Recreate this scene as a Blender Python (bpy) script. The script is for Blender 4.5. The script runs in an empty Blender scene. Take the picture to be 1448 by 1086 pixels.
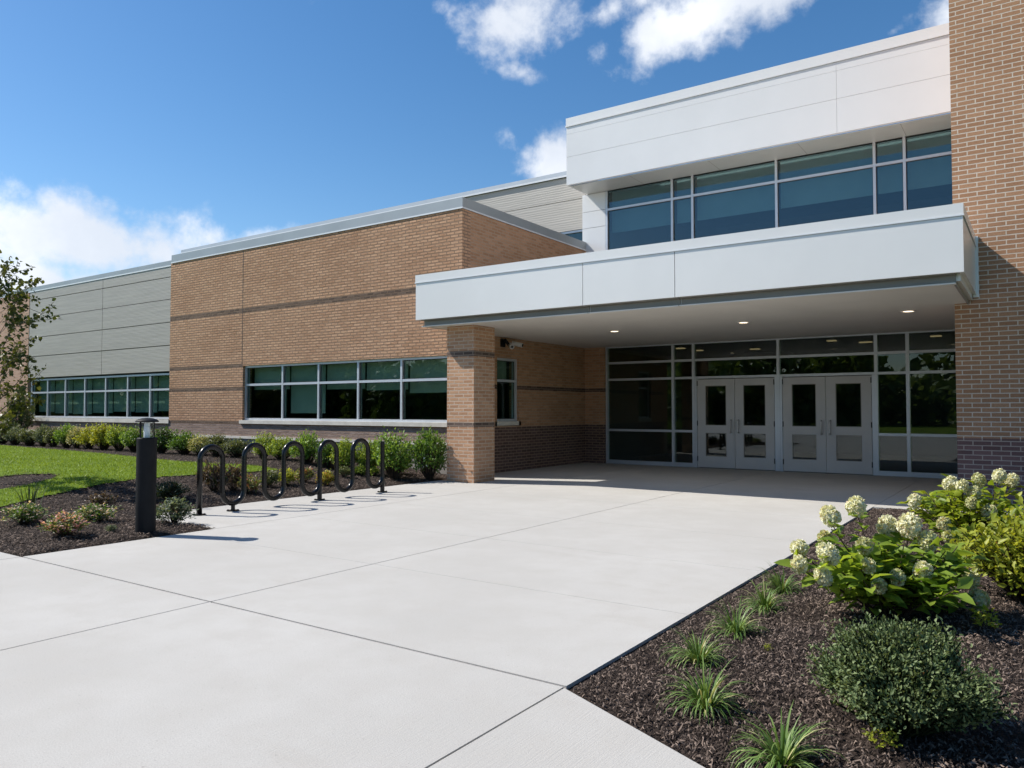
import bpy, math, random
import numpy as np
from mathutils import Vector, Matrix

scene = bpy.context.scene
COL = scene.collection
R = math.radians
random.seed(7)

# ------------------------------------------------------------------ camera
W, H, F, YH = 1448., 1086., 1080., 579.
CAM = Vector((0, 0, 1.4))
yaw = math.atan((1470 - W / 2) / F)
pit = math.atan((YH - H / 2) / F)
FW = Vector((-math.sin(yaw) * math.cos(pit), math.cos(yaw) * math.cos(pit), math.sin(pit)))
RT = Vector((math.cos(yaw), math.sin(yaw), 0))
UP = RT.cross(FW)
cam = bpy.data.cameras.new('camera')
cam.sensor_width = 36
cam.lens = 36 * F / W
cam.clip_start = .05
cam.clip_end = 3000
camo = bpy.data.objects.new('camera', cam)
COL.objects.link(camo)
camo.matrix_world = Matrix.Translation(CAM) @ Matrix((RT, UP, -FW)).transposed().to_4x4()
scene.camera = camo


def ray(x, y):
    return FW * F + RT * (x - W / 2) - UP * (y - H / 2)


def ground(x, y, z=0.):          # the point of the level z seen at a measured place of the photograph
    d = ray(x, y)
    return CAM + d * ((z - CAM.z) / d.z)


def onY(x, y, Y):
    d = ray(x, y)
    return CAM + d * (Y / d.y)


def ppm(p):                      # pixels (of the 1448 wide photo) per metre at p
    return F / (Vector(p) - CAM).dot(FW)


# ------------------------------------------------------------------ tagging
def tag(o, label=None, cat=None, group=None, kind=None):
    if label: o['label'] = label
    if cat: o['category'] = cat
    if group: o['group'] = group
    if kind: o['kind'] = kind
    return o


def empty(name, loc=(0, 0, 0), rz=0):
    o = bpy.data.objects.new(name, None)
    o.empty_display_size = .2
    COL.objects.link(o)
    o.location = loc
    o.rotation_euler = (0, 0, rz)
    return o


def link(name, me, parent=None):
    o = bpy.data.objects.new(name, me)
    COL.objects.link(o)
    if parent is not None: o.parent = parent
    return o


# ------------------------------------------------------------------ mesh builder
class MB:
    def __init__(s, origin=(0, 0, 0)):
        s.v = []; s.f = []; s.uv = []; s.m = []; s.sm = []; s.o = Vector(origin)

    def face(s, pts, mi=0, smooth=False, uv=None):
        b = len(s.v)
        pts = [Vector(p) for p in pts]
        n = Vector((0, 0, 0))
        for i in range(len(pts)):
            a, c = pts[i], pts[(i + 1) % len(pts)]
            n += a.cross(c)
        ax = max(range(3), key=lambda k: abs(n[k]))
        for p in pts:
            s.v.append(p - s.o)
            if uv is None:
                s.uv.append((p.y, p.z) if ax == 0 else (p.x, p.z) if ax == 1 else (p.x, p.y))
        if uv is not None: s.uv += uv
        s.f.append(list(range(b, b + len(pts)))); s.m.append(mi); s.sm.append(smooth)

    def box(s, x0, x1, y0, y1, z0, z1, mi=0, skip=''):
        if x0 > x1: x0, x1 = x1, x0
        if y0 > y1: y0, y1 = y1, y0
        A = [(x0, y0, z0), (x1, y0, z0), (x1, y1, z0), (x0, y1, z0), (x0, y0, z1), (x1, y0, z1), (x1, y1, z1), (x0, y1, z1)]
        q = {'b': (0, 3, 2, 1), 't': (4, 5, 6, 7), 'f': (0, 1, 5, 4), 'k': (2, 3, 7, 6), 'l': (3, 0, 4, 7), 'r': (1, 2, 6, 5)}
        for k, ix in q.items():
            if k not in skip: s.face([A[i] for i in ix], mi)

    def lathe(s, prof, c, n=24, mi=0, smooth=True, cap=True):
        c = Vector(c)
        ring = lambda r, z: [c + Vector((r * math.cos(2 * math.pi * i / n), r * math.sin(2 * math.pi * i / n), z)) for i in range(n)]
        rs = [ring(r, z) for r, z in prof]
        for a, b in zip(rs, rs[1:]):
            for i in range(n):
                j = (i + 1) % n
                s.face([a[i], a[j], b[j], b[i]], mi, smooth)
        if cap:
            s.face(rs[0][::-1], mi); s.face(rs[-1], mi)

    def tube(s, pts, rad, n=10, mi=0, cap=True):
        pts = [Vector(p) for p in pts]
        if not hasattr(rad, '__len__'): rad = [rad] * len(pts)
        T = []
        for i in range(len(pts)):
            t = pts[min(i + 1, len(pts) - 1)] - pts[max(i - 1, 0)]
            T.append(t.normalized())
        u = T[0].orthogonal().normalized()
        rings = []
        for p, t, r in zip(pts, T, rad):
            u = (u - t * u.dot(t)).normalized()
            w = t.cross(u)
            rings.append([p + u * (r * math.cos(2 * math.pi * k / n)) + w * (r * math.sin(2 * math.pi * k / n)) for k in range(n)])
        for a, b in zip(rings, rings[1:]):
            for i in range(n):
                j = (i + 1) % n
                s.face([a[i], a[j], b[j], b[i]], mi, True)
        if cap:
            s.face(rings[0][::-1], mi); s.face(rings[-1], mi)

    def build(s, name, mats, parent=None, weld=False):
        me = bpy.data.meshes.new(name)
        me.from_pydata([tuple(v) for v in s.v], [], s.f)
        if not isinstance(mats, (list, tuple)): mats = [mats]
        for m in mats: me.materials.append(m)
        me.polygons.foreach_set('material_index', s.m)
        me.polygons.foreach_set('use_smooth', s.sm)
        l = me.uv_layers.new(name='UVMap')
        l.data.foreach_set('uv', [c for uv in s.uv for c in uv])
        if weld:
            import bmesh
            bm = bmesh.new(); bm.from_mesh(me)
            bmesh.ops.remove_doubles(bm, verts=bm.verts, dist=1e-5)
            bm.to_mesh(me); bm.free()
        me.update()
        o = link(name, me, parent)
        if parent is None: o.location = s.o
        return o


def np_mesh(name, V, faces_sizes, loops, mats, rnd=None, midx=None, smooth=False):
    me = bpy.data.meshes.new(name)
    V = np.asarray(V, np.float32)
    me.vertices.add(len(V)); me.vertices.foreach_set('co', V.ravel())
    loops = np.asarray(loops, np.int32); fs = np.asarray(faces_sizes, np.int32)
    me.loops.add(len(loops)); me.loops.foreach_set('vertex_index', loops)
    me.polygons.add(len(fs))
    st = np.zeros(len(fs), np.int32); st[1:] = np.cumsum(fs)[:-1]
    me.polygons.foreach_set('loop_start', st)
    me.polygons.foreach_set('loop_total', fs)
    for m in (mats if isinstance(mats, (list, tuple)) else [mats]): me.materials.append(m)
    if midx is not None: me.polygons.foreach_set('material_index', np.asarray(midx, np.int32))
    if smooth: me.polygons.foreach_set('use_smooth', np.ones(len(fs), bool))
    if rnd is not None:
        a = me.attributes.new('rnd', 'FLOAT', 'POINT')
        a.data.foreach_set('value', np.asarray(rnd, np.float32))
    me.update(calc_edges=True)
    me.validate()
    return me


# ------------------------------------------------------------------ materials
class NT:
    def __init__(s, name):
        s.mat = bpy.data.materials.new(name); s.mat.use_nodes = True
        s.t = s.mat.node_tree; s.t.nodes.clear()
        s.out = s.t.nodes.new('ShaderNodeOutputMaterial')

    def n(s, typ, **kw):
        nd = s.t.nodes.new(typ)
        for k, v in kw.items():
            if k in nd.inputs.keys() and not hasattr(nd, k): s.set(nd, k, v)
            else:
                try: setattr(nd, k, v)
                except Exception: s.set(nd, k, v)
        return nd

    def set(s, nd, k, v):
        if isinstance(v, bpy.types.NodeSocket): s.t.links.new(v, nd.inputs[k])
        else:
            if isinstance(v, (tuple, list)) and len(v) == 3 and nd.inputs[k].type == 'RGBA': v = (*v, 1)
            nd.inputs[k].default_value = v

    def math(s, op, a, b=0., c=None, clamp=False):
        nd = s.t.nodes.new('ShaderNodeMath'); nd.operation = op; nd.use_clamp = clamp
        s.set(nd, 0, a); s.set(nd, 1, b)
        if c is not None: s.set(nd, 2, c)
        return nd.outputs[0]

    def mix(s, f, a, b, mode='MIX'):
        nd = s.t.nodes.new('ShaderNodeMix'); nd.data_type = 'RGBA'; nd.blend_type = mode
        s.set(nd, 0, f)
        for k, v in ((6, a), (7, b)):
            if isinstance(v, (tuple, list)) and len(v) == 3: v = (*v, 1)
            s.set(nd, k, v)
        return nd.outputs[2]

    def ramp(s, f, lo, hi, a=0., b=1.):
        nd = s.t.nodes.new('ShaderNodeMapRange'); nd.interpolation_type = 'SMOOTHSTEP'
        s.set(nd, 0, f); s.set(nd, 1, lo); s.set(nd, 2, hi); s.set(nd, 3, a); s.set(nd, 4, b)
        return nd.outputs[0]

    def noise(s, vec, scale, detail=4., rough=.55, dist=0.):
        nd = s.t.nodes.new('ShaderNodeTexNoise')
        s.set(nd, 'Vector', vec); s.set(nd, 'Scale', scale); s.set(nd, 'Detail', detail); s.set(nd, 'Roughness', rough); s.set(nd, 'Distortion', dist)
        return nd.outputs[0]

    def pos(s):
        return s.t.nodes.new('ShaderNodeNewGeometry').outputs['Position']

    def uv(s):
        return s.t.nodes.new('ShaderNodeTexCoord').outputs['UV']

    def sep(s, v):
        nd = s.t.nodes.new('ShaderNodeSeparateXYZ'); s.set(nd, 0, v)
        return nd.outputs

    def vscale(s, v, sc):
        nd = s.t.nodes.new('ShaderNodeVectorMath'); nd.operation = 'MULTIPLY'
        s.set(nd, 0, v); nd.inputs[1].default_value = sc
        return nd.outputs[0]

    def bump(s, h, strength=.3, dist=.01):
        nd = s.t.nodes.new('ShaderNodeBump')
        s.set(nd, 'Height', h); s.set(nd, 'Strength', strength); s.set(nd, 'Distance', dist)
        return nd.outputs[0]

    def bsdf(s, base, rough=.5, metal=0., spec=.5, normal=None, **kw):
        nd = s.t.nodes.new('ShaderNodeBsdfPrincipled')
        s.set(nd, 'Base Color', base); s.set(nd, 'Roughness', rough); s.set(nd, 'Metallic', metal); s.set(nd, 'Specular IOR Level', spec)
        if normal is not None: s.set(nd, 'Normal', normal)
        for k, v in kw.items(): s.set(nd, k, v)
        return nd.outputs[0]

    def done(s, sh):
        s.t.links.new(sh, s.out.inputs[0])
        return s.mat


def m_plain(name, col, rough=.5, metal=0., spec=.5, var=.06, scale=3., bump=0., **kw):
    k = NT(name); p = k.pos()
    n = k.noise(p, scale, 5)
    c = k.mix(k.ramp(n, .3, .7), tuple(x * (1 - var) for x in col), tuple(min(1, x * (1 + var)) for x in col))
    nm = k.bump(k.noise(p, 60, 3), bump, .004) if bump else None
    return k.done(k.bsdf(c, rough, metal, spec, nm, **kw))


def m_brick(name, c1, c2, mortar, base=None, base_z=0., bands=(), band_col=(.07, .05, .045), bw=.215, bh=.068, mw=.0095,
            bump=.5, weather=.25, depth=.012, rugged=0.):
    """running bond, UV in metres; bands = [(z0, z1, x0, x1)] of dark soldier courses; base = darker brick below base_z"""
    k = NT(name); uv = k.uv(); p = k.pos()
    br = k.t.nodes.new('ShaderNodeTexBrick')
    br.offset = .5; br.squash = 1
    # small wobble so joints are not ruler straight
    wob = k.t.nodes.new('ShaderNodeVectorMath'); wob.operation = 'MULTIPLY_ADD'
    nz = k.t.nodes.new('ShaderNodeTexNoise'); k.set(nz, 'Vector', uv); k.set(nz, 'Scale', 6.); k.set(nz, 'Detail', 2.)
    k.set(wob, 0, nz.outputs['Color']); wob.inputs[1].default_value = (.006, .006, 0); k.set(wob, 2, uv)
    k.set(br, 'Vector', wob.outputs[0])
    k.set(br, 'Scale', 1.); k.set(br, 'Mortar Size', mw); k.set(br, 'Mortar Smooth', .15); k.set(br, 'Bias', -.1)
    k.set(br, 'Brick Width', bw); k.set(br, 'Row Height', bh)
    k.set(br, 'Color1', (0, 0, 0)); k.set(br, 'Color2', (1, 1, 1)); k.set(br, 'Mortar', (.5, .5, .5))
    tone = br.outputs['Color']; fac = br.outputs['Fac']
    col = k.mix(tone, c1, c2)
    fine = k.noise(uv, 45, 4, .65)
    z = k.sep(p)[2]; x = k.sep(p)[0]
    if base is not None:
        col = k.mix(k.math('LESS_THAN', z, base_z), col, k.mix(tone, tuple(v * .8 for v in base), tuple(v * 1.25 for v in base)))
    bm_ = []
    for (z0, z1, x0, x1) in bands:
        m = k.math('MULTIPLY', k.math('GREATER_THAN', z, z0), k.math('LESS_THAN', z, z1))
        m = k.math('MULTIPLY', m, k.math('MULTIPLY', k.math('GREATER_THAN', x, x0), k.math('LESS_THAN', x, x1)))
        bm_.append(m)
        col = k.mix(m, col, k.mix(tone, tuple(v * .75 for v in band_col), tuple(v * 1.3 for v in band_col)))
    col = k.mix(k.ramp(fine, .4, .8, 0., .28), col, (.02, .015, .012))
    mcol = k.mix(k.ramp(k.noise(uv, 9, 3), .3, .7), tuple(v * .85 for v in mortar), mortar)
    if base is not None:
        mcol = k.mix(k.math('LESS_THAN', z, base_z), mcol, tuple(.5 * a + .5 * b for a, b in zip(mortar, base)))
    for m in bm_: mcol = k.mix(k.math('MULTIPLY', m, .65), mcol, band_col)
    col = k.mix(fac, col, mcol)
    big = k.noise(k.vscale(p, (.5, .5, .9)), 1.2, 5, .6)
    col = k.mix(k.ramp(big, .35, .75, 0., weather), col, (.6, .5, .42), 'MULTIPLY')
    if rugged:                                     # split faced units: rough, relief shade painted as tone drawn out along the course
        rg_ = k.noise(k.vscale(uv, (9, 26, 1)), 1., 4, .6)
        col = k.mix(k.ramp(rg_, .38, .72, 0., rugged), col, (.72, .62, .54), 'MULTIPLY')
        fine = k.math('ADD', fine, k.math('MULTIPLY', rg_, 1.2))
    h = k.math('ADD', k.math('MULTIPLY', k.math('SUBTRACT', 1., fac), 1.), k.math('MULTIPLY', fine, .45))
    h = k.math('ADD', h, k.math('MULTIPLY', tone, .35))
    return k.done(k.bsdf(col, .9, 0, .2, k.bump(h, bump, depth)))


def m_ribbed(name, col, period=.05, wav=.0, amp=.3):
    k = NT(name); p = k.pos()
    z = k.sep(p)[2]
    if wav:
        z = k.math('ADD', z, k.math('MULTIPLY', k.noise(k.vscale(p, (1.2, 1, 6)), 1.5, 2), wav))
    s = k.math('SINE', k.math('MULTIPLY', z, 2 * math.pi / period))
    n = k.noise(k.vscale(p, (.3, 1, 12)), 3, 4)
    c = k.mix(k.ramp(n, .3, .7), tuple(v * .9 for v in col), tuple(v * 1.08 for v in col))
    return k.done(k.bsdf(c, .5, .15, .4, k.bump(s, amp, .005)))


def m_concrete():
    k = NT('concrete'); p = k.pos()
    big = k.noise(p, .55, 5, .6); mid = k.noise(p, 3.5, 5, .6); fine = k.noise(p, 140, 3, .7); sp = k.noise(p, 55, 2); gr = k.noise(p, 420, 2, .7)
    broom = k.noise(k.vscale(p, (60, 3, 1)), 2.2, 3, .6)
    c = k.mix(k.ramp(big, .3, .7), (.405, .388, .355), (.505, .489, .457))
    c = k.mix(k.ramp(mid, .35, .75, 0, .7), c, (.41, .385, .345))
    st = k.ramp(k.noise(k.vscale(p, (.8, 2.2, 1)), .8, 5, .65), .56, .75, 0, .55)
    c = k.mix(st, c, (.365, .33, .285))
    c = k.mix(k.ramp(fine, .35, .72, 0, .75), c, (.30, .285, .265))
    c = k.mix(k.ramp(gr, .3, .7, 0, .45), c, (.64, .63, .60))
    c = k.mix(k.ramp(sp, .66, .74, 0, .5), c, (.27, .25, .23))
    h = k.math('ADD', k.math('MULTIPLY', fine, .6), k.math('MULTIPLY', broom, .8))
    return k.done(k.bsdf(c, .88, 0, .25, k.bump(h, .5, .0045)))


def m_mulch():
    k = NT('bark_mulch'); p = k.pos()
    v = k.t.nodes.new('ShaderNodeTexVoronoi'); k.set(v, 'Vector', k.vscale(p, (1, 2.2, 1))); k.set(v, 'Scale', 26.)
    n = k.noise(p, 22, 5, .7, 1.5); b = k.noise(p, 1.4, 4)
    c = k.mix(k.ramp(n, .3, .75), (.016, .011, .009), (.10, .072, .058))
    c = k.mix(k.ramp(b, .4, .7, 0, .5), c, (.05, .037, .03))
    h = k.math('ADD', n, k.math('MULTIPLY', v.outputs['Distance'], .8))
    return k.done(k.bsdf(c, .9, 0, .2, k.bump(h, 1., .04)))


def m_rnd(name, lo, hi, rough=.8, spec=.2, bump=0):
    k = NT(name)
    a = k.t.nodes.new('ShaderNodeAttribute'); a.attribute_name = 'rnd'
    return k.done(k.bsdf(k.mix(a.outputs['Fac'], lo, hi), rough, 0, spec))


def m_leaf(name, lo, hi, accent=None, acc_at=.9, trans=.35, rough=.45, spec=.35, tboost=1.3):
    k = NT(name)
    a = k.t.nodes.new('ShaderNodeAttribute'); a.attribute_name = 'rnd'
    f = a.outputs['Fac']
    c = k.mix(k.ramp(f, 0, .9), lo, hi)
    if accent is not None: c = k.mix(k.math('GREATER_THAN', f, acc_at), c, accent)
    b = k.bsdf(c, rough, 0, spec)
    t = k.t.nodes.new('ShaderNodeBsdfTranslucent')
    k.set(t, 'Color', k.mix(1., c, (tboost * 1.1, tboost, tboost * .5), 'MULTIPLY'))
    mx = k.t.nodes.new('ShaderNodeMixShader'); k.set(mx, 0, trans)
    k.t.links.new(b, mx.inputs[1]); k.t.links.new(t.outputs[0], mx.inputs[2])
    return k.done(mx.outputs[0])


def m_glass(name, tint, f0=.05, gain=.9):
    k = NT(name)
    lw = k.t.nodes.new('ShaderNodeLayerWeight'); lw.inputs[0].default_value = .5
    fac = k.math('ADD', f0, k.math('MULTIPLY', k.math('POWER', lw.outputs['Facing'], 5.), gain), clamp=True)
    tr = k.t.nodes.new('ShaderNodeBsdfTransparent'); k.set(tr, 'Color', tint)
    gl = k.t.nodes.new('ShaderNodeBsdfGlossy'); k.set(gl, 'Color', (.9, .95, .97)); k.set(gl, 'Roughness', 0.)
    nz = k.noise(k.pos(), .9, 1)
    k.set(gl, 'Normal', k.bump(nz, .012, .02))
    mx = k.t.nodes.new('ShaderNodeMixShader'); k.set(mx, 0, fac)
    k.t.links.new(tr.outputs[0], mx.inputs[1]); k.t.links.new(gl.outputs[0], mx.inputs[2])
    return k.done(mx.outputs[0])


def m_emit(name, col, strength):
    k = NT(name)
    e = k.t.nodes.new('ShaderNodeEmission'); k.set(e, 'Color', col); k.set(e, 'Strength', strength)
    return k.done(e.outputs[0])


def m_lawn():
    k = NT('lawn'); p = k.pos()
    n = k.noise(p, 1.1, 5, .6); f = k.noise(p, 30, 4, .7)
    c = k.mix(k.ramp(n, .3, .7), (.11, .175, .010), (.17, .25, .015))
    c = k.mix(k.ramp(f, .35, .7, 0, .6), c, (.06, .12, .008))
    return k.done(k.bsdf(c, .85, 0, .15, k.bump(f, .8, .03)))


BANDS_F = [(3.955, 4.07, -20.7, -9.9), (2.50, 2.61, -20.7, -17.25), (1.90, 2.0, -20.7, -17.25), (1.0, 1.09, -20.7, -17.25)]
M = dict(
    brick=m_brick('tan_brick', (.53, .31, .19), (.68, .425, .275), (.33, .225, .155), base=(.34, .265, .235), base_z=1.0, bands=BANDS_F,  # mortar colour darkened to paint in the small shadows between the bricks
                  band_col=(.16, .115, .09), bump=1., weather=.3, mw=.0125, depth=.022, rugged=.5),
    brick_left=m_brick('pink_tan_brick', (.46, .27, .19), (.58, .36, .27), (.50, .38, .30), base=(.24, .185, .165), base_z=1.0, bump=.6),
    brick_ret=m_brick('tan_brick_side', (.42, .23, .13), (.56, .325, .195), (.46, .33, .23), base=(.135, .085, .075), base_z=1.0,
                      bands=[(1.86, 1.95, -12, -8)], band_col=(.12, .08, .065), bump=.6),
    brick_pier=m_brick('tan_brick_pillar', (.43, .235, .135), (.58, .345, .21), (.56, .44, .34), bands=[(2.42, 2.53, -12, -8), (1.06, 1.15, -12, -8)],
                       band_col=(.13, .095, .08), bw=.225, bump=.6),
    brick_tower=m_brick('tan_brick_tower', (.38, .205, .118), (.475, .265, .155), (.67, .575, .48), base=(.20, .115, .105), base_z=.965, bw=.24, bh=.0715, mw=.0078,
                        bump=.6, weather=.15),
    foundation=m_plain('foundation_concrete', (.30, .28, .255), .9, 0, .2, .15, 4, .3),
    limestone=m_plain('limestone', (.62, .585, .52), .8, 0, .25, .08, 5, .2),
    ribbed=m_ribbed('ribbed_grey_metal', (.40, .372, .332), .04, 0, .2),
    ribbed_up=m_ribbed('ribbed_light_grey_metal', (.43, .405, .365), .065, .06, .22),
    coping=m_plain('brushed_metal_coping', (.47, .50, .53), .42, .35, .5, .05, 1.2),
    white=m_plain('white_metal_panel', (.735, .735, .735), .36, .05, .5, .025, .8),
    canopy=m_plain('silver_white_metal_panel', (.76, .745, .72), .3, .08, .5, .03, .6, **{'Coat Weight': .35, 'Coat Roughness': .1}),
    coping_dark=m_plain('darker_metal_coping', (.345, .37, .385), .42, .3, .5, .05, 1.2),  # darker metal tone for the lower wing copings
    edge=m_plain('light_drip_edge', (.74, .75, .76), .35, .1, .5, .03, 2),
    trim=m_plain('grey_metal_trim', (.26, .24, .21), .45, .1, .5, .05, 2),
    soffit=m_plain('painted_soffit', (.69, .65, .59), .55, 0, .35, .04, .9),
    soffit_up=m_plain('metal_soffit', (.56, .57, .545), .35, .2, .5, .04, .9),
    alum=m_plain('anodised_aluminium', (.58, .61, .66), .38, .35, .5, .04, 2),
    doorpaint=m_plain('grey_door_paint', (.60, .59, .585), .45, .05, .4, .03, 2),
    steel=m_plain('brushed_steel', (.62, .61, .6), .35, .5),
    dark=m_plain('dark_gasket', (.02, .02, .02), .6),
    black=m_plain('black_powder_coat', (.0125, .013, .0145), .6, 0, .14, .12, 9),
    tube=m_plain('black_enamel_tube', (.006, .006, .0065), .25, 0, .4, .1, 9),
    concrete=m_concrete(),
    joint=m_plain('joint_filler', (.20, .155, .12), .9, 0, .1, .3, 9),
    cut=m_plain('saw_cut_shade', (.25, .235, .215), .9, 0, .1, .3, 9),
    mulch=m_mulch(),
    chip=m_rnd('bark_chip', (.026, .018, .0145), (.27, .205, .165), .85, .2),
    lawn=m_lawn(),
    blade=m_leaf('grass_blade', (.13, .205, .012), (.28, .38, .03), trans=.3, rough=.5),
    glass=m_glass('green_tinted_glass', (.70, .79, .75), .04),
    glass_dark=m_glass('grey_tinted_glass', (.55, .60, .58), .05),
    glass_up=m_glass('blue_tinted_glass', (.60, .72, .755), .08),
    lampglass=m_glass('clear_lamp_glass', (.93, .95, .95), .04),
    shade=m_plain('roller_shade_fabric', (.55, .61, .545), .8, 0, .1, .04, 3),
    shade_up=m_plain('pale_shade_fabric', (.42, .50, .46), .8, 0, .1, .04, 3),
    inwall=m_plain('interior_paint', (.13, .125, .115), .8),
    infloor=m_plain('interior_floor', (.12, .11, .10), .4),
    downlight=m_emit('lit_downlight', (1, .80, .55), 2.6),
    inlight=m_emit('lit_ceiling_lamp', (1, .70, .36), .4),
    frosted=m_plain('frosted_lamp_tube', (.8, .82, .86), .4, 0, .5),
    camwhite=m_plain('white_camera_plastic', (.6, .6, .6), .4),
    bark=m_plain('tree_bark', (.11, .085, .065), .9, 0, .2, .35, 14, .6),
    twig_green=m_plain('green_twig', (.03, .045, .018), .9, 0, .1, .3, 14),
    twig=m_plain('shrub_twig', (.07, .05, .035), .9, 0, .2, .3, 14),
)

# ------------------------------------------------------------------ world, sun
SUN = Vector((-.66, -.255, .707)).normalized()     # towards the sun
EL = math.asin(SUN.z)
world = bpy.data.worlds.new('World'); scene.world = world; world.use_nodes = True
wt = world.node_tree; wt.nodes.clear()
wk = NT.__new__(NT); wk.t = wt
wo = wt.nodes.new('ShaderNodeOutputWorld'); bg = wt.nodes.new('ShaderNodeBackground')
sky = wt.nodes.new('ShaderNodeTexSky'); sky.sky_type = 'NISHITA'; sky.sun_disc = False
sky.sun_elevation = EL
sky.sun_rotation = math.atan2(SUN.x, SUN.y)
sky.altitude = 100; sky.air_density = 1.0; sky.dust_density = .35; sky.ozone_density = 1.6
SKY_STRENGTH = .102
hs = wt.nodes.new('ShaderNodeHueSaturation'); hs.inputs['Saturation'].default_value = 1.3; hs.inputs['Value'].default_value = 1.0
wt.links.new(sky.outputs[0], hs.inputs['Color'])
dirv = wt.nodes.new('ShaderNodeTexCoord').outputs['Generated']


def wdot(v):
    nd = wt.nodes.new('ShaderNodeVectorMath'); nd.operation = 'DOT_PRODUCT'
    wt.links.new(dirv, nd.inputs[0]); nd.inputs[1].default_value = v
    return nd.outputs['Value']


# cumulus banks of that afternoon sky, each a direction, its half width / half height (tangents) and tilt
CLOUDS = [(150, 346, 205, 56, 5, 1.1), (40, 322, 95, 28, 0, .85), (40, 405, 240, 42, -6, .95), (262, 352, 80, 24, 16, .8),
          (735, 20, 95, 62, -12, 1.0), (690, 50, 60, 40, 25, .6), (735, 102, 45, 18, 12, .55), (868, 12, 62, 24, -22, .75), (990, 22, 150, 42, -17, 1.0), (1080, -10, 110, 40, -12, .9),
          (850, 75, 28, 22, -30, .5), (795, 222, 58, 44, -20, 1.0), (722, 190, 22, 16, 40, .45), (1345, 20, 45, 34, -20, .8), (1265, 42, 36, 12, -18, .45), (375, 335, 60, 14, -12, .5),
          (-300, 330, 260, 90, 0, .9), (1700, 100, 200, 90, 10, .8), (760, -150, 300, 80, -10, .7)]
n1 = wk.noise(dirv, 7., 9, .58, .25)
n2 = wk.noise(dirv, 26., 6, .6)
mask = None
for (px, py, hw, hh, tilt, dens) in CLOUDS:
    c = ray(px, py).normalized()
    r = c.cross(Vector((0, 0, 1))).normalized(); u = r.cross(c)
    a = R(tilt); r2 = r * math.cos(a) - u * math.sin(a); u2 = u * math.cos(a) + r * math.sin(a)
    k = ray(px, py).length
    cd = wk.math('MAXIMUM', wdot(c), .05)
    ex = wk.math('DIVIDE', wdot(r2 * (k / hw)), cd); ey = wk.math('DIVIDE', wdot(u2 * (k / hh)), cd)
    rr = wk.math('SQRT', wk.math('ADD', wk.math('MULTIPLY', ex, ex), wk.math('MULTIPLY', ey, ey)))
    e = wk.math('MULTIPLY', wk.math('SUBTRACT', 1.25, rr), dens)
    mask = e if mask is None else wk.math('SMOOTH_MAX', mask, e, .15)
dn = wk.math('ADD', wk.math('MULTIPLY', wk.math('SUBTRACT', n1, .5), 3.0), wk.math('MULTIPLY', wk.math('SUBTRACT', n2, .5), 1.5))
cm = wk.ramp(wk.math('ADD', mask, dn), .06, 1.05)
cs = wk.noise(dirv, 5.5, 6, .55)
ccol = wk.mix(wk.ramp(cs, .3, .7), (.60, .64, .71), (.90, .915, .94))
vm = wt.nodes.new('ShaderNodeVectorMath'); vm.operation = 'SCALE'; wt.links.new(hs.outputs[0], vm.inputs[0]); vm.inputs['Scale'].default_value = SKY_STRENGTH
fin = wk.mix(wk.math('MULTIPLY', cm, .93), vm.outputs[0], ccol)
wt.links.new(fin, bg.inputs[0]); bg.inputs[1].default_value = 1.0
wt.links.new(bg.outputs[0], wo.inputs[0])

sl = bpy.data.lights.new('sun', 'SUN'); sl.energy = 4.6; sl.angle = R(.53); sl.color = (1, .95, .875)
so = bpy.data.objects.new('sun', sl); COL.objects.link(so)
so.rotation_euler = (-SUN).to_track_quat('-Z', 'Y').to_euler(); so.location = SUN * 60

# ------------------------------------------------------------------ ground and pavement
BEDZ = -.02
PAD_X, PAD_Y = -9.8, 5.45
BLD = (-5.0, 17.8, 0)                               # base point of the school building


def bed_z(x, y):
    if y >= PAD_Y: d = min(PAD_X - x, y - 3.37)
    elif x >= PAD_X: d = min(y - 3.37, -8.0 - x, PAD_Y - y)
    else: d = min(y - 3.37, math.hypot(PAD_X - x, PAD_Y - y))
    e = min(1., max(0., d / .08)); d = max(0., d); t = min(1., d / 3.6); t = t * t * (3 - 2 * t)
    return -.028 + .043 * e + .29 * t


def slab(mb, x0, x1, y0, y1, g=.007):
    mb.box(x0 + g, x1 - g, y0 + g, y1 - g, -.10, 0.)


mb = MB()
cuts = sorted(ground(524, 796).y * 0 + v for v in (3.37, 5.02, 6.72, 8.45, 10.4, 12.6, 15.2, 17.74))
xs = (-8.0, -5.0, -2.0)
for i in range(len(cuts) - 1):
    for j in range(2):
        g = .0035
        y0, y1 = cuts[i], cuts[i + 1]
        mb.box(xs[j] + (.006), xs[j + 1] - (.006 if j == 0 else .0), y0 + (.010 if i == 0 else .0022), y1 - .0022, -.10, 0.)
for i in range(len(cuts) - 1):                      # bicycle pad and floor under the canopy left of the wide slabs
    y0, y1 = cuts[i], cuts[i + 1]
    if y1 < PAD_Y: continue
    y0 = max(y0, PAD_Y)
    x0 = PAD_X if y0 < 12.3 else -9.9
    mb.box(x0, -8.006, y0 + .002, y1 - .002, -.10, 0.)
mb.box(-1.994, -1.05, 12.02, 17.74, -.10, 0.)
mb.box(-1.05, 5.0, 12.02, 13.5, -.10, 0.)
# front walk
fx = [-46, -41, -36, -31, -26, -21, -17, -14, -11, -8, -5, -2]
for a, b in zip(fx, fx[1:]):
    mb.box(a + .006, b - .006, -3.0, 3.36, -.10, 0.)
    mb.box(a + .006, b - .006, -9.0, -3.014, -.10, 0.)
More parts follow.
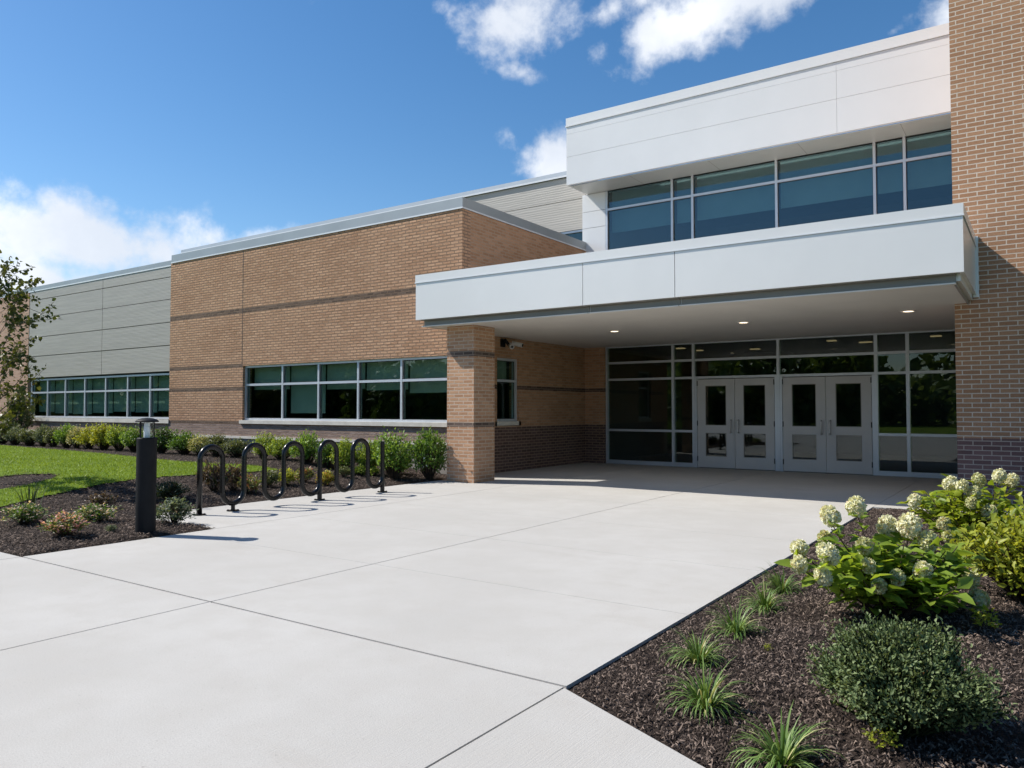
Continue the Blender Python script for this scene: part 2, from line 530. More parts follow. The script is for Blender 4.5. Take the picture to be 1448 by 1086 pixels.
# corner slab cut by the diagonal edge of the right bed
P0, P1 = (-1.994, 3.35), (4.2, .40)
for zz, fl in ((0., False), (-.1, True)):
    q = [(-1.994, -3, zz), (4.2, -3, zz), (*P1, zz), (*P0, zz)]
    mb.face(q[::-1] if fl else q)
for (a, b) in (((-1.994, -3), (4.2, -3)), ((4.2, -3), P1), (P1, P0), (P0, (-1.994, -3))):
    mb.face([(*a, -.1), (*b, -.1), (*b, 0.), (*a, 0.)])
mb.box(-1.994, 12, -9, -3.014, -.1, 0.)
mb.box(4.206, 12, -3.0, .4, -.1, 0.)
tag(mb.build('pavement', M['concrete']), kind='structure')
mb = MB()
mb.face([(-46, -9, -.014), (12, -9, -.014), (12, .3, -.014), (4.2, .34, -.014), (-1.994, 3.30, -.014), (-2.003, 3.36, -.014), (-2.003, 12.03, -.014), (-1.5, 12.05, -.014), (-1.2, 17.7, -.014), (-9.85, 17.7, -.014), (-9.75, 5.5, -.014), (-8.05, 5.4, -.014), (-8.05, 3.3, -.014), (-46, 3.3, -.014)])
tag(mb.build('pavement_joint_filler', M['joint']), kind='structure')

mb = MB()
mb.face([(-900, -900, -.2), (900, -900, -.2), (900, 900, -.2), (-900, 900, -.2)])
tag(mb.build('ground', M['lawn']), kind='structure')
mb = MB()
mb.box(-300, 300, -60, -9.02, -.15, -.03)
mb.box(-300, -46.02, -9.0, 3.3, -.15, -.03)
tag(mb.build('far_lawn', M['lawn']), kind='structure')


def grid_sheet(name, x0, x1, y0, y1, step, inside, zf, mat):
    nx, ny = int((x1 - x0) / step) + 1, int((y1 - y0) / step) + 1
    idx = {}; V = []; fs = []; lp = []
    def vid(i, j):
        if (i, j) not in idx:
            x, y = x0 + i * step, y0 + j * step
            idx[(i, j)] = len(V); V.append((x, y, zf(x, y)))
        return idx[(i, j)]
    for i in range(nx - 1):
        for j in range(ny - 1):
            if inside(x0 + (i + .5) * step, y0 + (j + .5) * step):
                lp += [vid(i, j), vid(i + 1, j), vid(i + 1, j + 1), vid(i, j + 1)]; fs.append(4)
    return np_mesh(name, V, fs, lp, mat, smooth=True)


def left_bed(x, y):
    if y < 3.37 or y > 12.7 or x > -8.0: return False
    return not (x > PAD_X and y > PAD_Y)


def left_sheet(x, y):
    return 3.25 < y < 12.7 and x < -7.9 and not (x > PAD_X + .1 and y > PAD_Y + .1)


def rbed_front(x): return P0[1] + (x - P0[0]) * (P1[1] - P0[1]) / (P1[0] - P0[0])


def right_bed(x, y): return -2.0 < x < 5 and rbed_front(x) < y < 12.03


def right_sheet(x, y): return -2.2 < x < 4.6 and rbed_front(x) - .25 < y < 12.2


rngs = np.random.default_rng(3)
hump = lambda x, y: .018 * math.sin(x * 5.3 + math.sin(y * 3.1) * 2) * math.sin(y * 4.7 + x * 1.7)
def rb_z(x, y):
    t = min(1, max(0, (x + 2.0) / .9), max(0, (y - rbed_front(x)) / .9), max(0, (12.02 - y) / .9))
    return BEDZ + t * .075 + hump(x, y) * t


lb_z = lambda x, y: bed_z(x, y) + hump(x, y) * .5
link('mulch_bed', grid_sheet('mulch_bed', -46.02, -7.8, 3.22, 12.72, .08, left_sheet, lb_z, M['mulch']))['kind'] = 'structure'
mbr = link('mulch_bed', grid_sheet('mulch_bed', -2.2, 5.0, .1, 12.3, .1, right_sheet, rb_z, M['mulch'])); mbr['kind'] = 'structure'

LAWN = [(-46, 10.5), (-30, 10.35), (-25.8, 10.2), (-21, 9.92), (-18.5, 9.68), (-16.6, 9.4), (-14.8, 9.15), (-13.4, 9.2), (-12.6, 9.55), (-12.15, 9.6), (-12.1, 9.1),
        (-12.25, 8.2), (-12.3, 7.4), (-12.25, 6.8), (-12.05, 6.1), (-11.65, 5.3), (-11.45, 4.6), (-11.3, 3.39), (-46, 3.39)]
RING = (-13.9, 5.45, .85)


def in_poly(x, y, poly):
    c = False
    for (x0, y0), (x1, y1) in zip(poly, poly[1:] + poly[:1]):
        if (y0 > y) != (y1 > y) and x < (x1 - x0) * (y - y0) / (y1 - y0) + x0: c = not c
    return c


def lawn_in(x, y):
    return in_poly(x, y, LAWN) and ((x - RING[0]) ** 2 + (y - RING[1]) ** 2) > RING[2] ** 2


tag(link('lawn', grid_sheet('lawn', -46, -11, 3.39, 10.7, .07, lawn_in, lambda x, y: bed_z(x, y) + .02, M['lawn'])), kind='structure')

# grass blades
rg = np.random.default_rng(11)
pts = []
while len(pts) < 75000:
    x = -11.2 - 19 * rg.random() ** 1.6; y = 3.4 + 7 * rg.random()
    if lawn_in(x, y): pts.append((x, y, bed_z(x, y) + .015))
P = np.array(pts); n = len(P)
az = rg.random(n) * 2 * np.pi; hgt = .022 + .026 * rg.random(n); w = .003 + .004 * rg.random(n)
side = np.stack([np.cos(az), np.sin(az), 0 * az], 1) * w[:, None]
tip = P + np.stack([rg.normal(0, .02, n), rg.normal(0, .02, n), hgt], 1)
V = np.stack([P - side, P + side, tip], 1).reshape(-1, 3)
tag(link('grass', np_mesh('grass', V, np.full(n, 3), np.arange(3 * n), M['blade'], rnd=np.repeat(rg.random(n), 3))),
    'short mown green grass covering the lawn', 'grass', kind='stuff')


# shredded bark lying on the beds
def chips(name, pts, L, seed):
    g = np.random.default_rng(seed)
    P = np.array(pts); n = len(P)
    az = g.random(n) * 2 * np.pi; tl = g.normal(0, .35, n)
    d = np.stack([np.cos(az) * np.cos(tl), np.sin(az) * np.cos(tl), np.sin(tl)], 1)
    s = np.stack([-np.sin(az), np.cos(az), g.normal(0, .4, n)], 1)
    ln = L * (.4 + 1.1 * g.random(n) ** 2); wd = .0014 + .0022 * g.random(n)
    a = P - d * ln[:, None] / 2; b = P + d * ln[:, None] / 2
    up = np.zeros((n, 3)); up[:, 2] = .003 + .005 * g.random(n)
    ss = s * wd[:, None]
    bend = s * (g.normal(0, .25, n) * ln)[:, None]
    m = P + up + bend
    V = np.stack([a - ss, a + ss, m + ss * 1.1, b + ss * .6, b - ss * .6, m - ss * 1.1, m + up], 1).reshape(-1, 3)
    o = np.arange(n)[:, None] * 7
    q = np.concatenate([o + np.array([[0, 6, 1]]), o + np.array([[1, 6, 2]]), o + np.array([[2, 6, 3]]), o + np.array([[3, 6, 4]]), o + np.array([[4, 6, 5]]), o + np.array([[5, 6, 0]])], 1)
    r = np.clip(g.random(n) ** 2.6, 0, 1)
    return np_mesh(name, V, np.full(n * 6, 3), q.ravel(), M['chip'], rnd=np.repeat(r, 7))


def scatter(n, x0, x1, y0, y1, inside, zf, seed, bx=1., by=1.):
    g = np.random.default_rng(seed); out = []
    while len(out) < n:
        x = x0 + (x1 - x0) * g.random() ** bx; y = y0 + (y1 - y0) * g.random() ** by
        if inside(x, y): out.append((x, y, zf(x, y) + .004 + .012 * g.random()))
    return out


tag(link('bark_mulch', chips('bark_mulch', scatter(120000, -1.97, 2.4, .8, 11.9, lambda x, y: right_bed(x - .02, y - .02) and x > -1.96, rb_z, 5, 1., 1.7), .030, 21)),
    'dark shredded bark mulch in the bed right of the pavement', 'mulch', kind='stuff')
bed_only = lambda x, y: left_bed(x + .03, y - .03) and not in_poly(x, y, LAWN)
lp_ = scatter(32000, -8.0, -13.5, 3.4, 12.3, bed_only, lb_z, 6, 1.1, 1.2) + scatter(6000, -13, -30, 9, 12.3, bed_only, lb_z, 8) + \
    scatter(900, -14.8, -13.0, 4.6, 6.3, lambda x, y: (x - RING[0]) ** 2 + (y - RING[1]) ** 2 < .78, lambda x, y: lb_z(x, y) + .02, 9)
tag(link('bark_mulch', chips('bark_mulch', lp_, .045, 22)), 'dark shredded bark mulch in the beds left of the bicycle rack', 'mulch', kind='stuff')

# ------------------------------------------------------------------ the school building
B = empty('school_building', BLD)
tag(B, 'tan brick school building with white metal entrance canopy, corner pillar and dark glass doors', 'building')
def nb(): return MB(BLD)


YF, YS, XW = 12.5, 17.83, -9.9      # wing facade, glass front, side wall of the recess
# --- brick wing facade with its window opening
WR = (-17.25, -10.25, 1.12, 2.55)
WL = (-29.42, -20.68, 1.12, 2.46)
mb = nb()
t = .28
mb.box(-20.65, WR[0], YF, YF + t, .70, 5.62)
mb.box(WR[0], WR[1], YF, YF + t, WR[3], 5.62)
mb.box(WR[0], WR[1], YF, YF + t, .70, 1.03)
mb.box(WR[1], XW, YF, YF + t, .70, 5.62)
o = mb.build('brick_wall', M['brick'], B)
mb = nb()                             # control joints in the facade
for X in (-17.28,):
    mb.box(X - .008, X + .008, YF - .003, YF + .01, 2.6, 5.6)
mb.build('control_joint', M['dark'], B)
mb = nb()
mb.box(-46, WL[0] - .12, YF + .02, YF + t, .70, 5.58)
mb.build('brick_wall', M['brick_left'], B)['label'] = 'pinkish brick wall at the far left end'
mb = nb()
mb.box(WL[0] - .12, -20.66, YF + .03, YF + t, .70, .99)
mb.build('brick_wall', M['brick'], B)['label'] = 'low brick wall under the far window'
mb = nb()
mb.box(-46, XW - .005, YF - .035, YF + t - .01, .64, .70)
mb.build('stone_ledge', M['limestone'], B)
mb = nb()
mb.box(-46, XW - .005, YF + .01, YF + t - .02, -.1, .64)
mb.build('foundation', M['foundation'], B)

# --- ribbed grey panels over the far window
zs = [2.50, 3.26, 3.93, 4.60, 5.25, 5.56]
mb = nb()
for x0, x1 in ((WL[0] - .1, -24.52), (-24.50, -20.67)):
    for z0, z1 in zip(zs, zs[1:]):
        mb.box(x0, x1, YF + .03, YF + .09, z0 + .012, z1 - .008)
mb.build('metal_cladding', M['ribbed'], B)
mb = nb()
mb.box(WL[0] - .1, -20.67, YF + .10, YF + t, 2.5, 5.56)
mb.build('cladding_backing', M['dark'], B)

# --- side wall of the recess, with a small window
SW = (13.75, 14.62, 1.13, 2.56)
mb = nb()
xi = XW - .28
mb.box(xi, XW, YF + t, SW[0], 0, 5.62)
mb.box(xi, XW, SW[0], SW[1], SW[3], 5.62)
mb.box(xi, XW, SW[0], SW[1], 0, SW[2] - .09)
mb.box(xi, XW, SW[1], YS + .2, 0, 5.62)
mb.box(XW, -9.31, YS - .10, YS + .2, 0, 3.05)
mb.box(-9.9 + .002, XW + .0, YF, YF, 0, 0) if False else None
mb.build('brick_wall', M['brick_ret'], B)['label'] = 'shaded brick side wall under the canopy'

# --- copings
def coping_x(name, x0, x1, y, z0, z1, mat, lip=.008):
    mb = nb()
    mb.box(x0, x1, y - .008, y + .40, z0 + .03, z1)
    mb.box(x0, x1, y - .008 - lip, y - .0085, z0 + .01, z0 + .045, 1)
    return mb.build(name, [mat, M['edge']], B)


coping_x('coping', -46, -20.63, YF + .03, 5.55, 5.73, M['coping_dark'])
mb = nb()
mb.box(-20.61, XW + .012, YF - .012, YF + .36, 5.635, 5.86)
mb.box(-20.61, XW + .022, YF - .022, YF - .0125, 5.625, 5.655, 1)
mb.box(XW - .30, XW + .012, YF + .361, YS, 5.635, 5.86)
mb.box(XW + .0125, XW + .022, YF - .012, YS, 5.625, 5.655, 1)
mb.build('coping', [M['coping_dark'], M['edge']], B)
mb = nb()
mb.box(-46, XW - .31, YF + .37, 18.0, 5.45, 5.6)
mb.build('roof', M['foundation'], B)

# --- upper grey wall behind the wing roof
mb = nb()
for z0, z1 in ((6.30, 7.13), (7.145, 7.78)):
    mb.box(-28.9, -10.03, 18.0, 18.2, z0, z1)
mb.build('metal_cladding', M['ribbed_up'], B)['label'] = 'light grey ribbed upper wall'
mb = nb()
mb.box(-28.9, -10.03, 18.02, 18.2, 5.55, 5.7)
mb.box(-28.9, -14.2, 18.02, 18.2, 5.7, 6.29)
mb.build('wall_base', M['dark'], B)
mb = nb()
mb.box(-28.95, -10.0, 17.95, 18.35, 7.81, 7.95)
mb.box(-28.95, -10.0, 17.938, 17.9495, 7.79, 7.835, 1)
mb.build('coping', [M['coping'], M['edge']], B)


# --- windows
def window(name, x0, x1, z0, z1, y, mull, trans, glass, shades=None, shade_mat=None, sill=None, fw=.055, depth=.11, label=None, xdir=False):
    """frame as the part; panes, sill and shades under it. xdir: window lies in a wall x = y"""
    def bx(m, a0, a1, d0, d1, c0, c1):
        if xdir: m.box(y - d1, y - d0, a0, a1, c0, c1)
        else: m.box(a0, a1, y + d0, y + d1, c0, c1)
    m = nb()
    bx(m, x0, x0 + fw, 0, depth, z0, z1); bx(m, x1 - fw, x1, 0, depth, z0, z1)
    bx(m, x0 + fw, x1 - fw, 0, depth, z1 - fw, z1); bx(m, x0 + fw, x1 - fw, 0, depth, z0, z0 + fw)
    edges = [x0 + fw / 2] + list(mull) + [x1 - fw / 2]
    for a in mull: bx(m, a - fw / 2, a + fw / 2, 0, depth, z0 + fw, z1 - fw)
    for a, b in zip(edges, edges[1:]):
        for zt in trans: bx(m, a + fw / 2, b - fw / 2, .003, depth - .003, zt - fw / 2, zt + fw / 2)
    fr = m.build(name, M['alum'], B)
    if label: fr['label'] = label
    g = nb()
    zz = [z0 + fw / 2] + list(trans) + [z1 - fw / 2]
    for a, b in zip(edges, edges[1:]):
        for c, d in zip(zz, zz[1:]):
            bx(g, a + fw / 2, b - fw / 2, .055, .067, c + fw / 2, d - fw / 2)
    g.build('glass_pane', glass, fr)
    g = nb()                           # black gaskets round the panes
    gw = .012
    for a, b in zip(edges, edges[1:]):
        for c, d in zip(zz, zz[1:]):
            A, Bb, Cc, D = a + fw / 2, b - fw / 2, c + fw / 2, d - fw / 2
            bx(g, A, A + gw, .042, .054, Cc, D); bx(g, Bb - gw, Bb, .042, .054, Cc, D)
            bx(g, A + gw, Bb - gw, .042, .054, Cc, Cc + gw); bx(g, A + gw, Bb - gw, .042, .054, D - gw, D)
    g.build('gasket', M['dark'], fr)
    if sill:
        s = nb()
        bx(s, x0 - .07, x1 + .05 if not xdir else x1 + .09, -sill[0], .15, sill[1], sill[2])
        s.build('sill', M['limestone'], fr)
    if shades:
        for i, (a, b) in enumerate(zip(edges, edges[1:])):
            zb = shades[i % len(shades)]
            s = nb()
            bx(s, a + .03, b - .03, .26, .265, zb, z1 - .02)
            bx(s, a + .03, b - .03, .255, .27, zb - .03, zb)
            s.build('roller_shade', shade_mat, fr)
    return fr


window('window', WR[0], WR[1], WR[2], WR[3], YF + .07, (-15.74, -14.40, -13.04, -11.68), (2.045,), M['glass'],
       (1.95, 1.34, 1.92, 1.88, 1.80), M['shade'], (.12, 1.03, 1.12), label='five bay window in the tan brick facade')
window('window', WL[0], WL[1], WL[2], WL[3], YF + .08, (-28.2, -26.95, -25.65, -24.35, -23.05, -21.8), (1.985,), M['glass'],
       (1.34, 1.3, 1.28, 1.32, 1.36, 1.34, 1.38), M['shade'], (.11, 1.0, 1.11), label='seven bay window under the grey panels')
window('window', SW[0], SW[1], SW[2], SW[3], XW - .06, (), (2.05,), M['glass'], (2.1,), M['shade'], (.06, 1.03, 1.13), xdir=True,
       label='small window in the shaded side wall')
window('window', -14.2, -10.03, 5.7, 6.29, 18.03, (-12.1,), (), M['glass_up'], label='narrow clerestory window above the wing roof')

# --- glass front at the doors
mb = nb()
fw, y0, y1 = .06, YS - .06, YS + .07
VX = (-9.28, -7.45, -6.92, -4.90, -2.86, -2.255, -1.08)
for i, a in enumerate(VX):
    ww = .05 if i in (0, 6) else .065
    mb.box(a - ww / 2, a + ww / 2, y0, y1, 0, 3.06)
HZ = [.05, .87, 2.17, 2.60, 3.02]
bays = list(zip(VX, VX[1:]))
for i, (a, b) in enumerate(bays):
    for z in HZ:
        if i in (2, 3) and z < 2.0: continue
        if i == 1 and z == 2.60: pass
        hh = .10 if z == .05 else .055
        zz0 = 0 if z == .05 else z - hh / 2
        mb.box(a + .034, b - .034, y0 + .003, y1 - .003, zz0, zz0 + hh)
for i in (2, 3):                                       # door jambs
    a, b = bays[i]
    mb.box(a + .034, a + .085, y0 + .006, y1 - .006, 0, 2.14)
    mb.box(b - .085, b - .034, y0 + .006, y1 - .006, 0, 2.14)
SF = mb.build('glazed_entrance_front', M['alum'], B)
for i, (a, b) in enumerate(bays):
    for c, d in zip(HZ, HZ[1:]):
        if i in (2, 3) and d < 2.2: continue
        g = nb(); g.box(a + .033, b - .033, YS - .006, YS + .006, c + .0275, d - .0275)
        g.build('glass_pane', M['glass_dark'], SF)


def door(x0, x1, hinge_left):
    z0, z1 = .012, 2.125
    yA, yB = YS - .05, YS - .005
    st = .20; la, lb = x0 + st, x1 - st
    rails = [(z0, .28), (.84, 1.02), (1.97, z1)]
    m = nb()
    m.box(x0, la, yA, yB, z0, z1); m.box(lb, x1, yA, yB, z0, z1)
    for a, b in rails: m.box(la, lb, yA, yB, a, b)
    d = m.build('door', M['doorpaint'], B)
    for c, e in ((.28, .84), (1.02, 1.97)):
        g = nb(); g.box(la, lb, yA + .018, yA + .028, c, e); g.build('glass_pane', M['glass_dark'], d)
        g = nb(); q = .014
        g.box(la, la + q, yA + .006, yA + .017, c, e); g.box(lb - q, lb, yA + .006, yA + .017, c, e)
        g.box(la + q, lb - q, yA + .006, yA + .017, c, c + q); g.box(la + q, lb - q, yA + .006, yA + .017, e - q, e)
        g.build('glazing_bead', M['trim'], d)
    hx = (x1 - .085) if hinge_left else (x0 + .085)
    s = -1 if hinge_left else 1
    h = nb()
    h.tube([(hx, yA, 1.15), (hx, yA - .06, 1.15), (hx, yA - .075, 1.13), (hx, yA - .075, .88), (hx, yA - .06, .86), (hx, yA, .86)], .016, 8)
    h.build('handle', M['steel'], d)
    ex = x0 + .002 if hinge_left else x1 - .002
    for zc in (.22, 1.07, 2.03):
        k = nb(); k.tube([(ex, yA - .008, zc - .06), (ex, yA - .008, zc + .06)], .011, 8); k.build('hinge', M['dark'], d)


door(-6.825, -5.915, True); door(-5.905, -4.995, False); door(-4.805, -3.885, True); door(-3.875, -2.955, False)

# --- upper glazing, pillar panels, white box
window('window', -9.30, -1.07, 5.30, 7.20, YS - .04, (-7.45, -6.92, -4.90, -2.83, -2.25), (6.645,), M['glass_up'], (6.10,), M['shade_up'],
       label='upper ribbon window above the canopy')
mb = nb()
for z0, z1 in ((5.0, 6.225), (6.235, 6.665), (6.675, 7.135)):
    mb.box(-10.0, -9.31, YS - .03, YS + .17, z0, z1)
mb.build('corner_panel', M['white'], B)
YU = 16.8
mb = nb()
for x0, x1 in ((-9.9, -3.372), (-3.368, -1.06)):
    for z0, z1 in ((7.16, 7.878), (7.884, 8.472), (8.476, 8.66)):
        mb.box(x0, x1, YU, YU + .06, z0, z1)
mb.box(-9.9, -9.84, YU + .061, 18.4, 7.16, 8.66)
mb.box(-9.839, -1.06, YU + .061, YU + .12, 7.17, 8.65)
U = mb.build('upper_fascia', M['white'], B)
mb = nb()
mb.box(-9.84, -1.06, YU + .121, YS + .2, 7.145, 7.158); mb.build('upper_soffit', M['soffit_up'], U)
mb = nb()
for X in (-8.2, -6.2, -4.2, -2.2):
    mb = nb(); mb.box(X - .004, X + .004, YU + .13, YS - .05, 7.1435, 7.1448); mb.build('soffit_seam', M['trim'], U)
mb = nb()
mb.box(-9.91, -1.06, YU - .012, YU + .45, 8.67, 8.89); mb.box(-9.92, -1.06, YU - .022, YU - .0125, 8.662, 8.70); mb.box(-9.92, -9.9105, YU - .012, 18.4, 8.662, 8.70)
mb.box(-9.91, -9.5, YU + .451, 18.4, 8.67, 8.89)
mb.build('coping', M['white'], U)

# --- brick tower right of the doors
mb = nb()
YT = 13.5
mb.box(-1.05, 7, YT, 20, -.1, 14)
mb.build('brick_tower', M['brick_tower'], B)

# --- entrance canopy
YC, XL, XRr = 11.2, -10.03, -.76
mb = nb()
mb.box(XL + .12, XRr - .05, YC + .16, YF - .10, 3.06, 3.93)
mb.box(XW + .085, XRr - .05, YF - .0999, YT - .01, 3.06, 3.93)
mb.box(XW + .085, -1.06, YT - .0099, YS - .07, 3.06, 3.93)
CAN = mb.build('entrance_canopy', M['canopy'], B)
fxs = (XL, -6.29, -4.65, XRr)
for i, (a, b) in enumerate(zip(fxs, fxs[1:])):
    f = nb(); f.box(a + (.005 if i else 0), b - (.005 if i < 2 else 0), YC, YC + .05, 3.15, 3.865)
    f.build('fascia_panel', M['canopy'], CAN)
f = nb(); f.box(XL, XL + .05, YC + .051, YF - .09, 3.15, 3.865); f.build('fascia_panel', M['canopy'], CAN)
f = nb(); f.box(XRr - .05, XRr, YC + .051, YT - .02, 3.15, 3.865); f.build('fascia_panel', M['canopy'], CAN)
f = nb()
f.box(XL - .008, XRr + .008, YC - .008, YC + .30, 3.875, 4.03)
f.box(XL - .016, XRr + .016, YC - .016, YC - .0085, 3.868, 3.888, 1)
f.box(XL - .008, XL + .25, YC + .301, YF - .09, 3.875, 4.03); f.box(XRr - .25, XRr + .008, YC + .301, YT - .02, 3.875, 4.03)
f.box(XL - .016, XL - .0085, YC - .008, YF - .09, 3.868, 3.89); f.box(XRr + .0085, XRr + .016, YC - .008, YT - .02, 3.868, 3.89)
f.box(XRr - .04, XRr + .035, YT - .019, YT - .004, 3.10, 4.03)
f.build('coping', [M['canopy'], M['edge']], CAN)
f = nb()                                              # drip trim below the fascia, a hollow C and a lower lip
for a, b in ((XL + .10, -6.24), (-6.22, -4.62), (-4.60, XRr - .10)):
    f.box(a, b, YC + .14, YC + .155, 3.032, 3.148)
    f.box(a, b, YC + .051, YC + .1399, 3.138, 3.148)
    f.box(a, b, YC + .06, YC + .156, 3.012, 3.030, 1)
f.box(XL + .10, XL + .12, YC + .156, YF - .1, 3.02, 3.148)
f.box(XRr - .12, XRr - .10, YC + .156, YT - .02, 3.0, 3.148)
f.build('drip_trim', [M['trim'], M['soffit']], CAN)
f = nb()
f.box(XL + .14, XRr - .13, YC + .157, YF - .1001, 3.02, 3.055)
f.box(XW + .005, XRr - .13, YF - .1, YT - .02, 3.02, 3.055)
f.box(XW + .005, -1.055, YT - .0199, YS - .065, 3.02, 3.055)
f.build('soffit', M['soffit'], CAN)
for (x, y) in ((-7.2, 14.15), (-4.5, 14.08), (-1.75, 14.0)):
    d = nb()
    d.lathe([(.115, 3.0195), (.115, 3.008), (.085, 3.008), (.085, 3.016)], (x, y, 0), 20, 0, False, cap=False)
    d.lathe([(.085, 3.0155), (.0005, 3.0152)], (x, y, 0), 20, 1, False, cap=False)
    d.build('downlight', [M['white'], M['downlight']], CAN)
    pl = bpy.data.lights.new('downlight_lamp', 'SPOT'); pl.energy = 14; pl.color = (1, .94, .85); pl.spot_size = R(165); pl.spot_blend = 1.; pl.shadow_soft_size = .07
    po = bpy.data.objects.new('downlight_lamp', pl); COL.objects.link(po); po.location = (x, y, 2.99)

# --- brick pillar
mb = nb()
mb.box(-9.52, -8.86, 11.55, 12.22, 0.0, 3.015)
mb.build('brick_pillar', M['brick_pier'], B)

# --- rooms behind the glass
mb = nb()
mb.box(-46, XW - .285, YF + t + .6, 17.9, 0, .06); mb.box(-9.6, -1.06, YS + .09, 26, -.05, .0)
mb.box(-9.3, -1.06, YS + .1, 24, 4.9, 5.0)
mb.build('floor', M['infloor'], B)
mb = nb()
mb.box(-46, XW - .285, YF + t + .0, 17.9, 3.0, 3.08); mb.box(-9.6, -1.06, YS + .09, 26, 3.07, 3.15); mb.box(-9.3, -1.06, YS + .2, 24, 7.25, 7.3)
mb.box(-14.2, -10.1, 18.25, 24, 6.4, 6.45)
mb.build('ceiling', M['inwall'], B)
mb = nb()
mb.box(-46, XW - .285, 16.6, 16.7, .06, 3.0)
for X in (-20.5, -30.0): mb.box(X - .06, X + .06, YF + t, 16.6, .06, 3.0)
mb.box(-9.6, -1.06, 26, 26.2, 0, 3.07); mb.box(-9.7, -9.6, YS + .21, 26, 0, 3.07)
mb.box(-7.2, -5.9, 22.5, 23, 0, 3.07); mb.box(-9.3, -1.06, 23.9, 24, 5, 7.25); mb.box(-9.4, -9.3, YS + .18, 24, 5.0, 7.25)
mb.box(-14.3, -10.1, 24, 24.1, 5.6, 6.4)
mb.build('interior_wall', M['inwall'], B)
for (x, y, z, L) in ((-8.0, 19.6, 3.065, .24), (-6.4, 21, 3.065, .24), (-4.1, 19.5, 3.065, .2), (-3.5, 20.4, 3.065, .28), (-1.9, 19.6, 3.065, .22), (-7.9, 20.6, 3.065, .3),
                     (-6.2, 20.4, 7.245, .3), (-3.6, 20.2, 7.245, .42), (-3.9, 21.4, 7.245, .42)):
    d = nb(); d.box(x - L / 2, x + L / 2, y - .09, y + .09, z - .02, z); d.build('ceiling_lamp', M['inlight'], B)

# ------------------------------------------------------------------ security camera on the side wall
SC = (XW + .002, 13.95, 2.88)
sc = empty('security_camera', SC)
tag(sc, 'white twin security camera on a dark bracket under the canopy beside the pillar', 'camera')
m = MB(SC); m.box(XW + .002, XW + .03, 13.87, 14.03, 2.80, 2.98); m.tube([(XW + .03, 13.95, 2.92), (XW + .16, 13.93, 2.90)], .03, 10); m.tube([(XW + .14, 13.85, 2.95), (XW + .14, 14.02, 2.84)], .035, 10)
m.build('bracket', M['black'], sc)
for (ya, za, yb, zb, xb) in ((14.06, 2.86, 13.84, 2.78, .34), (14.16, 2.90, 14.22, 2.84, .36)):
    m = MB(SC); m.tube([(XW + .13, ya, za), (XW + xb, yb, zb)], [.045, .052], 12); m.build('camera_housing', M['camwhite'], sc)
    m = MB(SC); d = (Vector((XW + xb, yb, zb)) - Vector((XW + .13, ya, za))).normalized(); p = Vector((XW + xb, yb, zb))
    m.tube([p + d * .0005, p + d * .012], .036, 12); m.build('lens', M['tube'], sc)

# ------------------------------------------------------------------ bollard light
BL = (-8.24, 4.73, bed_z(-8.24, 4.73))
bo = empty('bollard_light', BL)
tag(bo, 'dark grey bollard light with caged glass lantern standing in the mulch corner', 'bollard light')
m = MB(BL); m.lathe([(.105, BL[2] - .05), (.105, 1.075), (.098, 1.085), (.06, 1.087)], (BL[0], BL[1], 0), 32); m.build('post', M['black'], bo)
m = MB(BL); m.lathe([(.112, 1.258), (.122, 1.262), (.122, 1.270), (.110, 1.281), (.090, 1.292), (.058, 1.302), (.02, 1.307), (.003, 1.308)], (BL[0], BL[1], 0), 32); m.build('cap', M['black'], bo)
for q in range(4):
    a = R(20 + 90 * q); x, y = BL[0] + .094 * math.cos(a), BL[1] + .094 * math.sin(a)
    m = MB(BL); m.tube([(x, y, 1.08), (x, y, 1.262)], .006, 8); m.build('cage_rod', M['black'], bo)
m = MB(BL); m.lathe([(.066, 1.088), (.066, 1.257)], (BL[0], BL[1], 0), 24, cap=False); m.build('lantern_glass', M['lampglass'], bo)
m = MB(BL); m.lathe([(.034, 1.087), (.034, 1.205), (.031, 1.21), (.031, 1.257)], (BL[0], BL[1], 0), 16); m.build('lamp_tube', M['frosted'], bo)

# ------------------------------------------------------------------ serpentine bicycle rack
RX, RY0, PITCH, TR = -9.2, 6.02, .343, .036
rk = empty('bicycle_rack', (RX, RY0, 0))
tag(rk, 'black serpentine tube bicycle rack on the concrete pad', 'bicycle rack')
pts = []; r = PITCH / 2; zt, zb = .915 - r - TR / 2, .105 + r
ys = [RY0 + i * PITCH for i in range(11)]
pts.append((RX, ys[0], 0))
for i in range(10):
    c = (ys[i] + ys[i + 1]) / 2
    if i % 2 == 0:
        for a in range(0, 181, 15): pts.append((RX, c - r * math.cos(R(a)), zt + r * math.sin(R(a))))
    else:
        for a in range(0, 181, 15): pts.append((RX, c - r * math.cos(R(a)), zb - r * math.sin(R(a))))
pts.append((RX, ys[10], zb + .12))
m = MB((RX, RY0, 0)); m.tube(pts, TR, 14); m.build('serpentine_tube', M['tube'], rk, weld=True)
m = MB((RX, RY0, 0)); m.tube([(RX + .0, ys[10], 0), (RX, ys[10], .86)], TR * 1.03, 14); m.build('end_post', M['tube'], rk)
m = MB((RX, RY0, 0)); c = (ys[1] + ys[2]) / 2; m.tube([(RX, c, 0), (RX, c, zb - r + .005)], .028, 12); m.build('foot_post', M['tube'], rk)
m = MB((RX, RY0, 0)); m.tube([(RX, ys[6], 0), (RX, ys[6], zb)], TR * 1.02, 12); m.build('foot_post', M['tube'], rk)
for y in (ys[0], (ys[1] + ys[2]) / 2, ys[6], ys[10]):
    m = MB((RX, RY0, 0)); m.lathe([(.085, .001), (.085, .011), (.05, .014)], (RX, y, 0), 20, smooth=False)
    for q in range(4): m.lathe([(.012, .011), (.010, .022)], (RX + .066 * math.cos(R(45 + 90 * q)), y + .066 * math.sin(R(45 + 90 * q)), 0), 6, smooth=False)
    m.build('base_plate', M['tube'], rk)


